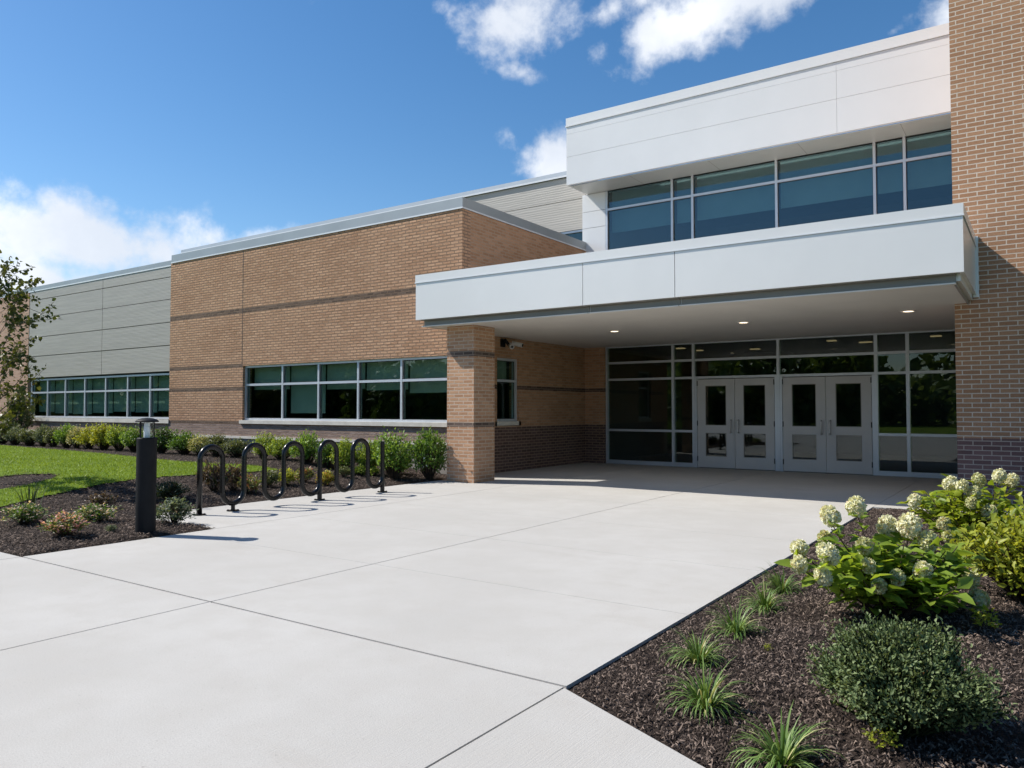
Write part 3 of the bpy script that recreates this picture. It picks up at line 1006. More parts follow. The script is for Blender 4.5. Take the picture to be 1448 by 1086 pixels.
# ------------------------------------------------------------------ plants
def norm(a): return a / np.maximum(1e-9, np.linalg.norm(a, axis=1))[:, None]


def leaves(P, D, N, L, wr=.5, fold=.25, droop=.2, g=None):
    """P base points, D pointing directions, N facing normals, L lengths -> verts (n*6,3), loops, sizes"""
    D = norm(D); S = norm(np.cross(D, N)); N = norm(np.cross(S, D))
    L = L[:, None]
    mid = P + D * L * .48 - N * L * fold * .25
    tip = P + D * L - N * L * droop
    l = P + D * L * .42 + S * L * wr * .5 + N * L * fold * .2
    r = P + D * L * .42 - S * L * wr * .5 + N * L * fold * .2
    l2 = P + D * L * .75 + S * L * wr * .33 - N * L * droop * .4
    r2 = P + D * L * .75 - S * L * wr * .33 - N * L * droop * .4
    V = np.stack([P, r, r2, tip, l2, l, mid], 1).reshape(-1, 3)
    o = np.arange(len(P))[:, None] * 7
    q = np.concatenate([o + np.array([[0, 1, 6]]), o + np.array([[1, 2, 6]]), o + np.array([[2, 3, 6]]), o + np.array([[3, 4, 6]]), o + np.array([[4, 5, 6]]), o + np.array([[5, 0, 6]])], 1)
    return V, q.ravel(), np.full(len(P) * 6, 3), 7


def leaf_tree(V, lp, fs, twigs=None):
    return V, lp, fs


def thin_tubes(segs, n=4):
    """segs: list of (polyline, r0, r1) -> V, loops, sizes (numpy)"""
    V = []; lp = []; fs = []
    for pl, r0, r1 in segs:
        pl = [Vector(p) for p in pl]; b0 = len(V)
        for i, p in enumerate(pl):
            t = (pl[min(i + 1, len(pl) - 1)] - pl[max(0, i - 1)]).normalized()
            u = t.orthogonal().normalized(); w = t.cross(u)
            if i == 0: ref = u
            u = (ref - t * ref.dot(t)).normalized(); ref = u; w = t.cross(u)
            rr = r0 + (r1 - r0) * i / (len(pl) - 1)
            for k in range(n):
                a = 2 * math.pi * k / n
                V.append(p + u * rr * math.cos(a) + w * rr * math.sin(a))
        for i in range(len(pl) - 1):
            for k in range(n):
                a = b0 + i * n + k; c = b0 + i * n + (k + 1) % n
                lp += [a, c, c + n, a + n]; fs.append(4)
    return np.array([tuple(v) for v in V], float).reshape(-1, 3), np.array(lp, int), np.array(fs, int)


def join(parts):
    """parts = [(V, lp, fs, rnd, matindex)]"""
    Vs, ls, ss, rs, ms = [], [], [], [], []; b = 0
    for V, lp, fs, rn, mi in parts:
        Vs.append(V); ls.append(np.asarray(lp) + b); ss.append(fs); rs.append(rn); ms.append(np.full(len(fs), mi)); b += len(V)
    return np.concatenate(Vs), np.concatenate(ss), np.concatenate(ls), np.concatenate(rs), np.concatenate(ms)


def shrub_mesh(name, seed, mats, tips=70, per=16, leaf=.07, wr=.5, size=(1, 1, 1), shape=1., up=.35, low=.12, spread=.11, lump=.25, twig=True, flat=.0):
    """unit shrub: radius .5*size, height size.z; leaves sit in tufts at the ends of twigs that spring from the base"""
    g = np.random.default_rng(seed)
    tp = []; segs = []
    ph = g.random(6) * 6.28
    while len(tp) < tips:
        d = norm(g.normal(0, 1, (1, 3)))[0]
        if d[2] < -.35: continue
        az = math.atan2(d[1], d[0])
        rr = (.70 + .30 * g.random() ** .5) * (1 + lump * (.5 * math.sin(2 * az + ph[0]) * math.sin(3 * d[2] + ph[1]) + .5 * math.sin(4 * az + ph[2] + 3 * d[2])))
        if g.random() < .22: rr *= .6
        p = np.array([d[0] * .5, d[1] * .5, low + (1 - low) * (.5 + .5 * d[2])]) * np.array([rr, rr, 1])
        p[2] = low + (p[2] - low) * (.8 + .2 * rr)
        k = 1 - shape * .35 * max(0, .5 - p[2])
        p[:2] *= k
        tp.append(p)
    tp = np.array(tp) * np.array(size)
    Pn, Dn, Nn, Ln, Rn = [], [], [], [], []
    for p in tp:
        base = np.array([p[0] * .15, p[1] * .15, 0.0])
        m = base * .45 + p * .55 + g.normal(0, .02, 3); m[2] += .03
        segs.append(([base, m, p], .008, .003))
        out = p - np.array([0, 0, .3 * size[2]]); out = out / np.linalg.norm(out)
        tone = g.random()
        for _ in range(per):
            s = g.random() ** .7
            q = m * (1 - s) + p * s + g.normal(0, spread * (.35 + .65 * s), 3) * np.array(size) * .5
            if q[2] < .01: continue
            dd = out * .7 + g.normal(0, .6, 3) + np.array([0, 0, up])
            Pn.append(q); Dn.append(dd); Nn.append(out * .5 + np.array([0, 0, .8]) + g.normal(0, .5, 3)); Ln.append(leaf * (.6 + .7 * g.random()))
            Rn.append(np.clip(.6 * g.random() + .4 * tone, 0, .999))
    V, lp, fs, k = leaves(np.array(Pn), np.array(Dn), np.array(Nn), np.array(Ln), wr, .3, .25)
    parts = [(V, lp, fs, np.repeat(np.array(Rn), k), 0)]
    if twig:
        tv, tl, ts = thin_tubes(segs, 3); parts.append((tv, tl, ts, np.zeros(len(tv)), 1))
    V, fs, lp, rn, mi = join(parts)
    return np_mesh(name, V, fs, lp, mats, rn, mi)


LM = dict(
    green=m_leaf('green_shrub_leaf', (0.051, 0.123, 0.020), (0.174, 0.290, 0.051), (.74, .74, .66), .955),
    fresh=m_leaf('fresh_green_shrub_leaf', (0.081, 0.176, 0.022), (0.270, 0.405, 0.068), (.55, .55, .40), .985),
    deep=m_leaf('deep_green_shrub_leaf', (0.027, 0.074, 0.016), (0.095, 0.176, 0.038)),
    yellow=m_leaf('yellow_green_shrub_leaf', (0.182, 0.247, 0.026), (0.546, 0.546, 0.065)),
    lime=m_leaf('lime_shrub_leaf', (0.112, 0.210, 0.021), (0.392, 0.476, 0.070)),
    cream=m_leaf('cream_edged_leaf', (0.120, 0.180, 0.048), (0.600, 0.564, 0.288), (.62, .54, .36), .8),
    dull=m_leaf('dull_olive_leaf', (0.068, 0.093, 0.038), (0.195, 0.225, 0.090), (.26, .18, .13), .93),
    grey=m_leaf('grey_green_leaf', (0.068, 0.098, 0.060), (0.210, 0.255, 0.158), (.25, .18, .14), .94),
    heather=m_leaf('brown_heather_leaf', (0.062, 0.044, 0.037), (0.188, 0.138, 0.106), (.10, .13, .04), .8),
    pink=m_leaf('pink_bloom_leaf', (0.078, 0.130, 0.033), (0.234, 0.286, 0.078), (.78, .42, .36), .58),
    rust=m_leaf('rust_tipped_leaf', (0.091, 0.130, 0.039), (0.286, 0.286, 0.091), (.50, .22, .14), .68),
    peach=m_leaf('pale_bloom_leaf', (0.065, 0.130, 0.026), (0.195, 0.299, 0.065), (.74, .58, .48), .62),
    amber=m_leaf('amber_leaf', (0.130, 0.169, 0.026), (0.468, 0.429, 0.065), (.60, .32, .08), .75),
    box=m_leaf('boxwood_leaf', (.034, .068, .02), (.22, .275, .12), (.34, .15, .06), .975, trans=.22, rough=.5, spec=.22),
    hyd=m_leaf('hydrangea_leaf', (.09, .18, .02), (.32, .43, .06), trans=.45),
    hyd2=m_leaf('yellowing_hydrangea_leaf', (.10, .19, .016), (.36, .42, .04), trans=.45),
    gold=m_leaf('golden_shrub_leaf', (0.138, 0.196, 0.023), (0.414, 0.437, 0.052), (.40, .22, .10), .97, trans=.4),
    turf=m_leaf('lilyturf_blade', (.06, .13, .02), (.22, .32, .09), (.48, .46, .22), .93, trans=.25),
    iris=m_leaf('dark_blade', (.02, .035, .015), (.06, .08, .03), trans=.15),
    tree=m_leaf('maple_leaf', (.035, .06, .012), (.14, .15, .035), (.22, .13, .035), .93, trans=.3),
    far=m_leaf('far_wood_leaf', (.06, .11, .03), (.20, .28, .08), trans=.35),
    petal=m_leaf('cream_floret', (.74, .73, .47), (.87, .86, .67), (.74, .62, .42), .96, trans=.25, rough=.6, spec=.2, tboost=1.0),
    petalg=m_leaf('greenish_floret', (.52, .54, .26), (.76, .75, .50), (.68, .52, .34), .92, trans=.25, rough=.6, spec=.2, tboost=1.0),
    stamen=m_leaf('white_bloom', (.78, .77, .74), (.85, .83, .80), trans=.2),
)
TW = M['twig']
proto = {}


def plant(kind, mk, x, y, w, h, label, cat='shrub', name='shrub', group=None, rz=0., z=None):
    """kind = key of a prototype mesh of unit size, scaled to width w and height h"""
    if kind not in proto: proto[kind] = mk()
    o = link(name, proto[kind])
    o.location = (x, y, (lb_z(x, y) if x < -3 else rb_z(x, y)) - .01 if z is None else z)
    o.scale = (w, w, h); o.rotation_euler = (0, 0, rz)
    return tag(o, label, cat, group)


GR = 'shrubs in the row along the brick wall'
# photo x, top, width, kind, label
ROW = [
    (607, 611, 47, 'green', 0, 'round green shrub with white blooms, next to the brick pillar'),
    (556, 613, 52, 'fresh', 1, 'wide green shrub, second left from the brick pillar'),
    (521, 622, 30, 'lime', 2, 'light green shrub seen behind the far end post of the bicycle rack'),
    (488, 621, 30, 'lime', 3, 'lime green shrub seen between the fourth and fifth rack arches'),
    (462, 624, 28, 'green', 4, 'green shrub seen through the fourth arch of the rack'),
    (435, 612, 38, 'fresh', 5, 'tall pointed green shrub seen between third and fourth rack arches'),
    (399, 617, 34, 'lime', 6, 'yellowish green shrub seen through the third arch of the rack'),
    (373, 613, 28, 'lime', 7, 'narrow upright lime shrub between second and third rack arches'),
    (335, 621, 32, 'dull', 8, 'low dull olive shrub between first and second rack arches'),
    (306, 614, 30, 'dull', 9, 'olive shrub with dry heads behind the first rack arch'),
    (284, 615, 30, 'cream', 10, 'cream coloured variegated shrub left of the first rack arch'),
    (261, 609, 38, 'green', 11, 'green shrub with pale buds, second right from the bollard light'),
    (229, 606, 36, 'deep', 12, 'deep green shrub just right of the bollard light'),
    (189, 604, 30, 'fresh', 13, 'light green shrub just left of the bollard light'),
    (169, 601, 28, 'lime', 14, 'lime shrub, second left from the bollard light'),
    (147, 600, 32, 'yellow', 15, 'brightest yellow shrub under the far window'),
    (126, 603, 28, 'yellow', 16, 'yellow shrub with trailing tips left of the brightest one'),
    (109, 604, 22, 'cream', 17, 'small pale cream shrub among the yellow shrubs'),
    (95, 601, 26, 'fresh', 18, 'green shrub with pale tips ending the yellow shrubs on the left'),
    (76, 604, 24, 'dull', 19, 'brownish shrub at the left of the pale green shrubs'),
    (61, 602, 20, 'grey', 20, 'narrow grey green shrub under the left end of the far window'),
    (42, 607, 30, 'dull', 21, 'low olive shrub in front of the left corner of the far window sill'),
    (22, 604, 28, 'grey', 22, 'grey shrub in front of the dark bush at the wall'),
    (4, 604, 26, 'grey', 23, 'grey shrub cut by the left edge of the photo'),
]
for (px, top, wpx, kd, i, lab) in ROW:
    Y = 11.5 if i == 0 else 11.0 if i < 3 else 10.72
    c = onY(px, 620, Y)
    s = ppm((c.x, Y, .5))
    zb = lb_z(c.x, Y)
    zt_ = onY(px, top, Y).z
    var = i % 2
    plant('row_%s_%d' % (kd, var), lambda: shrub_mesh('shrub', 100 + i, [LM[kd], TW], 150, 18, .072, .55, low=.03, spread=.13, lump=.35, shape=.35),
          c.x, Y, wpx / s * 1.12, max(.3, zt_ - zb) * 1.03, lab, group=GR, rz=i * 1.3)
c = onY(25, 580, 11.9)
plant('tall_dull', lambda: shrub_mesh('bush', 77, [LM['dull'], TW], 120, 18, .07, .5, low=.04, shape=.2, spread=.12), c.x, 11.9, .95, onY(25, 552, 11.9).z - .3,
      'tall dark olive bush against the wall left of the far window', 'bush', 'bush')

GM = 'small plants in the mulch behind the bicycle rack'
MID = [  # photo x, base y, top y, width, kind
    (303, 697, 652, 40, 'heather', 'feathery brown shrub seen through the first rack arch'),
    (330, 694, 655, 34, 'heather', 'feathery brown shrub between first and second rack arches'),
    (352, 700, 672, 26, 'rust', 'pink and yellow tipped plant seen through the second rack arch'),
    (381, 690, 665, 26, 'dull', 'dark brownish mound plant right of the second rack arch'),
    (404, 688, 664, 24, 'yellow', 'yellow green plant seen through the third rack arch'),
    (430, 686, 664, 24, 'rust', 'reddish plant between third and fourth rack arches'),
    (461, 687, 666, 26, 'amber', 'amber yellow plant seen through the fourth rack arch'),
    (487, 676, 660, 18, 'dull', 'faint olive plant between fourth and fifth rack arches'),
    (509, 676, 660, 18, 'lime', 'tiny lime plant seen through the fifth rack arch'),
    (528, 674, 659, 16, 'lime', 'tiny lime plant left of the rack end post'),
    (562, 671, 650, 30, 'lime', 'small yellowish green plant right of the rack end post'),
]
for k, (px, yb, yt, wpx, kd, lab) in enumerate(MID):
    z = .1
    for _ in range(4):
        p = ground(px, yb, z); p.x = min(p.x, PAD_X - .2); z = lb_z(p.x, p.y)
    s = ppm(p)
    plant('mid_%s' % kd, lambda: shrub_mesh('garden_plant', 200 + k, [LM[kd], TW], 60, 16, .13, .34 if kd == 'heather' else .5, low=.05, up=.9 if kd == 'heather' else .35, spread=.16, shape=.9),
          p.x, p.y, wpx / s * 1.05, (yb - yt) / s, lab, 'plant', 'garden_plant', GM, rz=k * 1.1)

GF = 'small plants in the mulch round the bollard light'
FRONT = [
    (32, 742, 715, 46, 'peach', 'low plant with pale pink blooms, cluster nearest the left edge'),
    (92, 758, 729, 50, 'pink', 'low plant with the strongest pink blooms, nearest the walk'),
    (137, 738, 715, 44, 'peach', 'low plant with pale blooms between pink plant and bollard light'),
    (145, 712, 692, 32, 'grey', 'greyish heather mound at the lawn edge'),
    (245, 741, 710, 48, 'sage', 'grey green mound right of the bollard light'),
    (241, 706, 690, 26, 'grey', 'tiny grey plant right behind the bollard light'),
    (240, 692, 667, 38, 'dark', 'dark spiky plant between bollard light and lawn'),
    (157, 752, 743, 14, 'sage', 'tiny sprout in the mulch left of the bollard light'),
]
for k, (px, yb, yt, wpx, kd, lab) in enumerate(FRONT):
    z = .05
    for _ in range(4):
        p = ground(px, yb, z); z = lb_z(p.x, p.y)
    s = ppm(p)
    mats = [LM[dict(peach='peach', pink='pink', grey='heather', sage='grey', dark='iris')[kd]], TW]
    plant('front_%s' % kd, lambda: shrub_mesh('garden_plant', 300 + k, mats, 75, 16, .11, .45, low=.05, spread=.15, up=.9 if kd == 'dark' else .4, shape=.8),
          p.x, p.y, wpx / s * 1.1, (yb - yt) / s * 1.15, lab, 'plant', 'garden_plant', GF, rz=k * 1.7)


def blades_mesh(name, seed, mats, n=70, L=(.16, .3), w=.0055, lean=(.25, 1.1), droop=.9, base_r=.03):
    g = np.random.default_rng(seed); V = []; lp = []; fs = []; rn = []
    for i in range(n):
        az = g.random() * 6.283; le = lean[0] + (lean[1] - lean[0]) * g.random(); ln = L[0] + (L[1] - L[0]) * g.random()
        d = Vector((math.cos(az), math.sin(az), 0)); sd = Vector((-math.sin(az), math.cos(az), 0))
        p = Vector((d.x * base_r * g.random(), d.y * base_r * g.random(), 0)); a = R(90) - le * .45
        b0 = len(V); ns = 6; rv = g.random(); tw = g.normal(0, .25)
        for k in range(ns + 1):
            ww = w * (1 - (k / ns) ** 2.2) * (.7 + .6 * g.random() * 0 + .3) + .0004
            s2 = (sd * math.cos(tw) + Vector((0, 0, 1)) * math.sin(tw) * .4)
            V += [tuple(p - s2 * ww), tuple(p + s2 * ww)]; rn += [rv, rv]
            p = p + (d * math.cos(a) + Vector((0, 0, 1)) * math.sin(a)) * (ln / ns)
            if p.z < .008: p.z = .008
            a -= droop * le * (.25 + .18 * k) / ns * 2.4
        for k in range(ns):
            o = b0 + 2 * k; lp += [o, o + 1, o + 3, o + 2]; fs.append(4)
    return np_mesh(name, V, fs, lp, mats, rn)


GT = 'lilyturf clumps along the pavement edge'
TURF = [(1106, 1082, 1.15, 'nearest grassy clump at the bottom edge below the boxwood'), (997, 1002, 1.1, 'largest upright grassy clump, second nearest of the row'),
        (988, 938, 1.0, 'grassy clump right behind the largest upright clump'), (1041, 898, .95, 'grassy clump in the middle of the pavement edge row'),
        (1082, 864, .9, 'grassy clump, second farthest of the pavement edge row'), (1106, 838, .9, 'farthest grassy clump, beside the cream hydrangea')]
for k, (px, py, sc_, lab) in enumerate(TURF):
    z = -.02
    for _ in range(4):
        p = ground(px, py, z); z = rb_z(p.x, p.y)
    o = link('grass_clump', blades_mesh('grass_clump', 400 + k, [LM['turf']], 150, (.15, .30), .0040, (.5, 2.1), 1.05))
    o.location = (p.x, p.y, z - .012); o.scale = (sc_ * (.86 + .05 * k),) * 3; o.rotation_euler = (0, 0, k * .9)
    tag(o, lab, 'grass clump', GT)
z = .1
for _ in range(4):
    p = ground(42, 722, z); z = lb_z(p.x, p.y)
o = link('grass_clump', blades_mesh('grass_clump', 450, [LM['iris']], 16, (.28, .42), .010, (.2, .8), .5, .12)); o.location = (p.x, p.y, z - .01)
tag(o, 'sparse clump of dark upright blades at the lawn edge', 'grass clump')

# boxwood
z = .0
for _ in range(4):
    p = ground(1270, 1048, z); z = rb_z(p.x, p.y)
o = link('boxwood', shrub_mesh('boxwood', 501, [LM['box'], M['twig_green']], 760, 26, .019, .5, size=(.67, .67, .46), low=-.02, spread=.07, lump=.35, shape=.15, up=.5))
o.location = (p.x, p.y + .12, z - .01)
tag(o, 'dense dark green boxwood mound in the near right mulch bed', 'shrub')


# hydrangeas
def flower_head(name, seed, rx, rz, mats):
    g = np.random.default_rng(seed)
    n = int(520 * (rx / .075) ** 1.5)
    d = norm(g.normal(0, 1, (n, 3))); d = d[d[:, 2] > -.75]; n = len(d)
    tap = np.where(d[:, 2] > 0, 1 - .42 * d[:, 2], 1.) * (1 + .12 * np.sin(3 * np.arctan2(d[:, 1], d[:, 0]) + seed))
    P = d * np.array([rx, rx, rz]) * (.93 + .11 * g.random((n, 1))); P[:, :2] *= tap[:, None]
    nn = norm(d + g.normal(0, .35, (n, 3)))
    s = .0075 + .0045 * g.random(n)
    a = norm(np.cross(nn, norm(g.normal(0, 1, (n, 3))))); b = np.cross(nn, a)
    V = []; lp = []; fs = []
    for k in range(4):
        c, sn = math.cos(k * math.pi / 2), math.sin(k * math.pi / 2)
        u = a * c + b * sn; w = -a * sn + b * c
        q = np.stack([P, P + (u * .6 + w * .55) * s[:, None] + nn * .003, P + u * 1.25 * s[:, None] + nn * .001, P + (u * .6 - w * .55) * s[:, None] + nn * .003], 1).reshape(-1, 3)
        V.append(q)
    V = np.concatenate(V)
    m = n * 4
    rn = np.tile(np.repeat(g.random(n), 4), 4)
    # a core of small buds so that the head is not hollow
    cd = norm(g.normal(0, 1, (160, 3))); C0 = cd * np.array([rx, rx, rz]) * .86
    cv, cl, cf, ck = leaves(C0, cd, norm(g.normal(0, 1, (160, 3))), np.full(160, .022), .9)
    parts = [(V, np.arange(4 * m), np.full(m, 4), rn, 0), (cv, cl, cf, np.repeat(g.random(160), ck), 0)]
    V, fs, lp, rn, mi = join(parts)
    return np_mesh(name, V, fs, lp, mats, rn, mi)


def hydrangea(base, heads, seed, leafmat, label, leaf_l, extra, fill, cz, rad):
    """base point; heads = [(x, y, z, radius, mat)] world positions of the flower heads; extra = leafy shoots without a head"""
    g = np.random.default_rng(seed)
    root = empty('hydrangea', base); tag(root, label, 'hydrangea')
    b = np.array(base); segs = []; Pn = []; Dn = []; Nn = []; Ln = []; Rn = []
    ends = [np.array(h[:3]) - b for h in heads]
    for _ in range(extra):
        d = norm(g.normal(0, 1, (1, 3)))[0]; d[2] = abs(d[2]) * 1.0 - .35 * g.random()
        rr = .55 + .45 * g.random()
        ends.append(np.array([d[0] * rad * rr, d[1] * rad * rr, max(.1, cz + d[2] * cz * .75 * rr)]))
    for i, e in enumerate(ends):
        st = np.array([e[0] * .12 + g.normal(0, .02), e[1] * .12 + g.normal(0, .02), 0])
        m1 = st * .6 + e * .4; m1[2] = e[2] * .42 + .03; m2 = st * .2 + e * .8; m2[2] = e[2] * .8
        pl = [st, m1, m2, e]; segs.append((pl, .006, .003))
        L = [np.linalg.norm(pl[k + 1] - pl[k]) for k in range(3)]; T = sum(L)
        nodes = int(T / .055) + 2
        tone = g.random()
        for k in range(nodes):
            f = (.22 + .76 * (k + .6 * g.random()) / nodes) * T
            kk = 0
            while kk < 2 and f > L[kk]: f -= L[kk]; kk += 1
            q = pl[kk] + (pl[kk + 1] - pl[kk]) * min(1, f / L[kk])
            t = pl[kk + 1] - pl[kk]; t = t / np.linalg.norm(t)
            az = g.random() * 6.283
            for sgn in (0, math.pi):
                d = np.array([math.cos(az + sgn), math.sin(az + sgn), .25 + .25 * g.normal()]) + t * .3
                Pn.append(q + d * .03); Dn.append(d); Nn.append(np.array([0, 0, 1]) + g.normal(0, .4, 3)); Ln.append(leaf_l * (.55 + .65 * g.random()))
                Rn.append(np.clip(.65 * g.random() + .35 * tone, 0, .999))
    V, lp, fs, k = leaves(np.array(Pn), np.array(Dn), np.array(Nn), np.array(Ln), .58, .3, .3)
    me = np_mesh('foliage', V, fs, lp, [leafmat], np.repeat(np.array(Rn), k)); link('foliage', me, root)
    tv, tl, ts = thin_tubes(segs, 5); link('stems', np_mesh('stems', tv, ts, tl, [M['twig']]), root)
    for i, (x, y, z, r, mt) in enumerate(heads):
        o = link('flower_head', flower_head('flower_head', seed + i, r, r * (1.08 + .3 * g.random()), [LM[mt]]), root)
        o.location = (x - base[0], y - base[1], z - base[2] + r * .6)
        o.rotation_euler = (g.normal(0, .3), g.normal(0, .3), g.random() * 6)
    return root


def heads_at(lst, base, spread, seed):
    g = random.Random(seed); out = []
    for (px, py, rpx, mt, dd) in lst:
        d = ray(px, py).normalized()
        # depth along the sight line measured from the plant's own distance
        b = Vector(base); t = (b - CAM).dot(Vector((FW.x, FW.y, 0)).normalized()) / d.dot(Vector((FW.x, FW.y, 0)).normalized())
        q = CAM + d * (t + dd * spread)
        r = rpx * .70 / ppm(q)
        out.append((q.x, q.y, q.z - r * .6, r, mt))
    return out


b1 = ground(1262, 880, .02); b1 = (b1.x, b1.y, rb_z(b1.x, b1.y))
H1 = [(1211, 716, 17, 'petal', .1), (1174, 730, 16, 'petal', -.1), (1130, 775, 14, 'petal', 0), (1130, 798, 13, 'petal', -.5), (1164, 815, 13, 'petal', -.8), (1171, 783, 17, 'petal', -.7),
      (1166, 760, 10, 'petalg', .3), (1255, 744, 18, 'petal', .2), (1286, 743, 21, 'petal', -.1), (1222, 772, 13, 'petalg', -.6), (1312, 765, 16, 'petalg', -.3), (1305, 808, 15, 'petal', -.8),
      (1333, 810, 14, 'petalg', -.2), (1269, 817, 11, 'petalg', -.9), (1243, 829, 11, 'petalg', -1.), (1372, 820, 14, 'petalg', .3), (1384, 848, 17, 'petalg', .0), (1228, 800, 10, 'petalg', -.9)]
hydrangea(b1, heads_at(H1, b1, .38, 3), 611, LM['hyd'], 'nearer hydrangea bush with large cream flower heads, behind the boxwood', .12, 50, 0, .32, .58)
b2 = ground(1368, 782, .02); b2 = (b2.x, b2.y, rb_z(b2.x, b2.y))
H2 = [(1293, 709, 11, 'petal', -.1), (1343, 683, 11, 'petal', 0), (1361, 687, 10, 'petal', -.4), (1384, 679, 11, 'petalg', .3), (1413, 673, 11, 'petal', 0), (1431, 679, 11, 'petal', .2),
      (1377, 697, 11, 'petalg', -.5), (1374, 711, 9, 'petalg', -.8), (1399, 724, 12, 'petalg', -.8), (1334, 740, 10, 'petalg', -.9), (1340, 757, 9, 'petalg', -1.)]
hydrangea(b2, heads_at(H2, b2, .42, 5), 711, LM['hyd2'], 'farther hydrangea bush with small pale heads in front of the brick tower', .105, 44, 0, .40, .60)
b3 = ground(1462, 858, .02); b3 = (b3.x, b3.y, rb_z(b3.x, b3.y))
o = link('shrub', shrub_mesh('shrub', 808, [LM['gold'], TW], 190, 22, .05, .55, size=(.95, .95, .68), low=.05, spread=.13, lump=.35, shape=.6, up=.3))
o.location = (b3[0], b3[1], b3[2] - .02)
tag(o, 'golden green leafy shrub cut by the right edge of the photo', 'shrub')
# a few self sown sprigs in the near bed
for k, (px, py, s_, lab) in enumerate([(1398, 905, .16, 'small lime sprig below the golden shrub'), (1086, 928, .05, 'tiny yellow green sprout alone in the mulch'), (1245, 1076, .12, 'small green sprig below the boxwood')]):
    p = ground(px, py, .0)
    plant('sprig', lambda: shrub_mesh('sprig', 900, [LM['gold'], TW], 16, 9, .16, .55, low=.1, spread=.2), p.x, p.y, s_, s_ * .9, lab, 'plant', 'sprig', rz=k)


# ------------------------------------------------------------------ trees
def tree(name, base, height, seed, label, leaf=.085, crown_from=.22, lean=(0, 0), r0=.035, limbs=26, rad=1.0, per=26, leafmat='tree', cat='tree', group=None):
    g = np.random.default_rng(seed)
    root = empty(name, base); tag(root, label, cat, group)
    tr = []
    for k in range(9):
        f = k / 8
        tr.append((lean[0] * f + .03 * math.sin(5 * f + seed), lean[1] * f + .03 * math.cos(4 * f + seed), height * .93 * f))
    m = MB(); m.tube(tr, [r0 * (1 - .85 * k / 8) for k in range(9)], 8)
    segs = []; Pn = []; Dn = []; Nn = []; Ln = []; Rn = []
    for i in range(limbs):
        f = crown_from + (1 - crown_from) * (i + g.random() * .6) / limbs
        k = min(7, int(f * 8)); ff = f * 8 - k
        s = np.array(tr[k]) * (1 - ff) + np.array(tr[k + 1]) * ff
        az = i * 2.4 + g.normal(0, .3)
        R_ = rad * (.35 + .9 * math.sin(math.pi * min(1, (f - crown_from * .6) / (1.08 - crown_from * .6))) ** .8) * (.65 + .5 * g.random())
        d = np.array([math.cos(az), math.sin(az), .75 + .4 * g.random()]); d /= np.linalg.norm(d)
        e = s + d * R_; e[2] += .1 * R_
        mid = (s + e) / 2 + np.array([0, 0, -.06 * R_])
        segs.append(([s, mid, e], .012 * (1.1 - f), .003))
        subs = [(mid, e)]
        for _ in range(4):
            q = mid * g.random() + e * 1.0; q = s + (e - s) * (.35 + .6 * g.random())
            dd = d + g.normal(0, .55, 3); dd /= np.linalg.norm(dd); q2 = q + dd * R_ * .42
            segs.append(([q, (q + q2) / 2, q2], .005, .002)); subs.append((q, q2))
        tone = g.random()
        for (qa, qb) in subs:
            for _ in range(per // len(subs) + 2):
                t = g.random() ** .6
                p = qa + (qb - qa) * t + g.normal(0, .035, 3)
                dd = (qb - qa) / max(.01, np.linalg.norm(qb - qa)) * .5 + g.normal(0, .6, 3) + np.array([0, 0, -.25])
                Pn.append(p); Dn.append(dd); Nn.append(g.normal(0, .6, 3) + np.array([0, 0, .8])); Ln.append(leaf * (.6 + .7 * g.random()))
                Rn.append(np.clip(.6 * g.random() + .4 * tone, 0, .999))
    m.build('trunk', M['bark'], root)
    tv, tl, ts = thin_tubes(segs, 4); link('limbs', np_mesh('limbs', tv, ts, tl, [M['bark']]), root)
    V, lp, fs, k = leaves(np.array(Pn), np.array(Dn), np.array(Nn), np.array(Ln), .8, .3, .3)
    link('crown', np_mesh('crown', V, fs, lp, [LM[leafmat]], np.repeat(np.array(Rn), k)), root)
    return root


tree('young_tree', (-13.85, 5.38, bed_z(-13.85, 5.4)), onY(3, 372, 5.38).z - .2, 31, 'young broadleaf tree in a mulch ring at the left edge of the photo', leaf=.07, crown_from=.18, r0=.035, limbs=42, rad=.82, per=64)
tree('young_tree', (-25.2, 5.6, bed_z(-25, 5.6)), 4.4, 37, 'young broadleaf tree on the lawn farther left', leaf=.13, crown_from=.3, r0=.05, limbs=26, rad=.8, per=50)

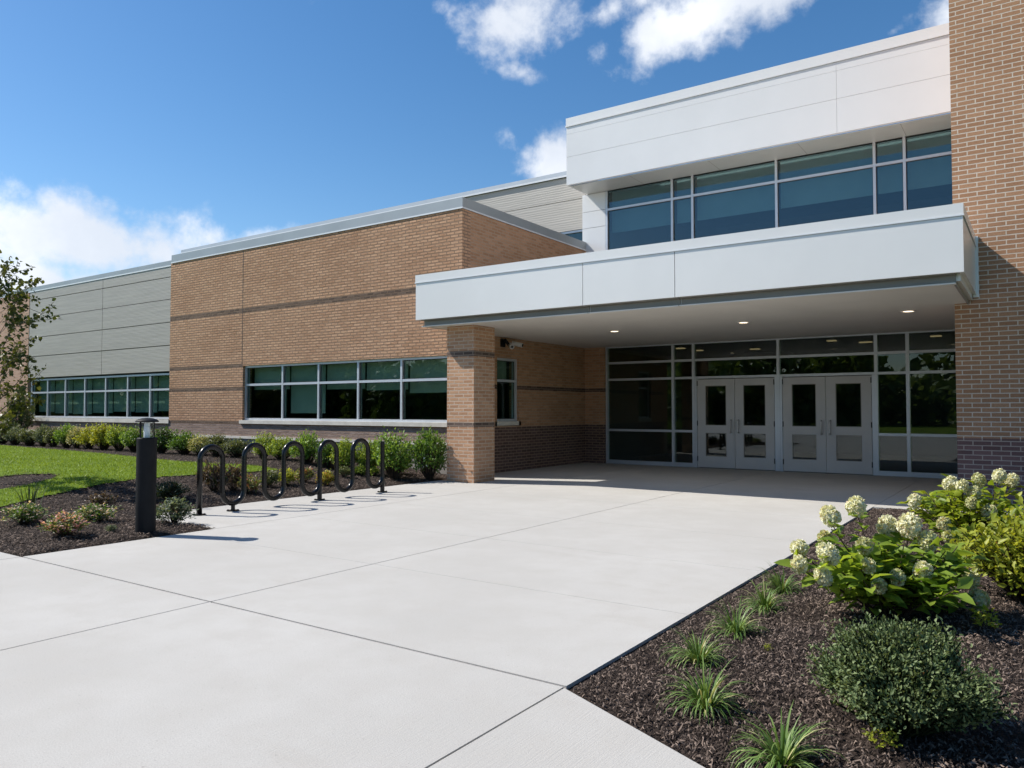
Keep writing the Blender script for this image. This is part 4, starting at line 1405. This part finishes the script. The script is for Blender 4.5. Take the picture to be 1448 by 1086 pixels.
# wood behind the viewer, seen mirrored in the glass
g = np.random.default_rng(5)
Pn = []; Ln = []; segs = []
spots = [(-64 + 3.0 * i + g.normal(0, 1), -36 + g.normal(0, 4)) for i in range(44)] + [(-78 + g.normal(0, 4), -34 + 3.0 * i) for i in range(22)] + [(-82 + g.normal(0, 5), -44 + 2.4 * i) for i in range(18)] + [(-66 - 2 * i, -40 + g.normal(0, 2)) for i in range(8)] + [(-62 + 6 * i + g.normal(0, 1), -45 + g.normal(0, 2)) for i in range(20)]
for i, (x, y) in enumerate(spots):
    h = 4.8 + 3.4 * g.random() + (2.5 if i > 43 else 0); r = 2.2 + 1.6 * g.random()
    if 18 < i < 22: h *= .62
    segs.append(([(x, y, -.1), (x, y, h * .5), (x, y, h * .8)], .25, .08))
    for q_ in range(460):
        d = norm(g.normal(0, 1, (1, 3)))[0]
        if q_ % 4 == 0:
            q = np.array([x, y, .2]) + np.array([d[0] * 2.6, d[1] * 1.6, abs(d[2]) * 2.0])
        else:
            q = np.array([x, y, h * .54]) + d * np.array([r, r, h * .46]) * (.5 + .55 * g.random())
        Pn.append(q); Ln.append(.6 + .6 * g.random())
for _ in range(5200):                                # undergrowth closing the wood
    t = g.random()
    if _ % 2: Pn.append(np.array([-88 + g.normal(0, 1.5), -52 + 66 * t, 6.5 * g.random() ** 1.2]))
    else: Pn.append(np.array([-88 + 150 * t, -50 + g.normal(0, 1.5), 5.0 * g.random() ** 1.2]))
    Ln.append(1.3 + .8 * g.random())
Pn = np.array(Pn); n = len(Pn)
V, lp, fs, k = leaves(Pn, g.normal(0, 1, (n, 3)), g.normal(0, 1, (n, 3)), np.array(Ln), .7)
tv, tl, ts = thin_tubes(segs, 6)
V, fs, lp, rn, mi = join([(V, lp, fs, np.repeat(g.random(n), k), 0), (tv, tl, ts, np.zeros(len(tv)), 1)])
tag(link('wood', np_mesh('wood', V, fs, lp, [LM['far'], M['bark']], rn, mi)), 'green wood mirrored in the entrance glass', 'wood', kind='stuff')

# ------------------------------------------------------------------ render settings
scene.view_settings.view_transform = 'Standard'
scene.view_settings.look = 'None'
scene.view_settings.exposure = .45
scene.view_settings.gamma = 1.
scene.render.engine = 'CYCLES'
cy = scene.cycles
cy.use_denoising = True
cy.max_bounces = 10; cy.diffuse_bounces = 4; cy.glossy_bounces = 4; cy.transparent_max_bounces = 16; cy.transmission_bounces = 4
cy.caustics_reflective = False; cy.caustics_refractive = False
cy.sample_clamp_indirect = 8.
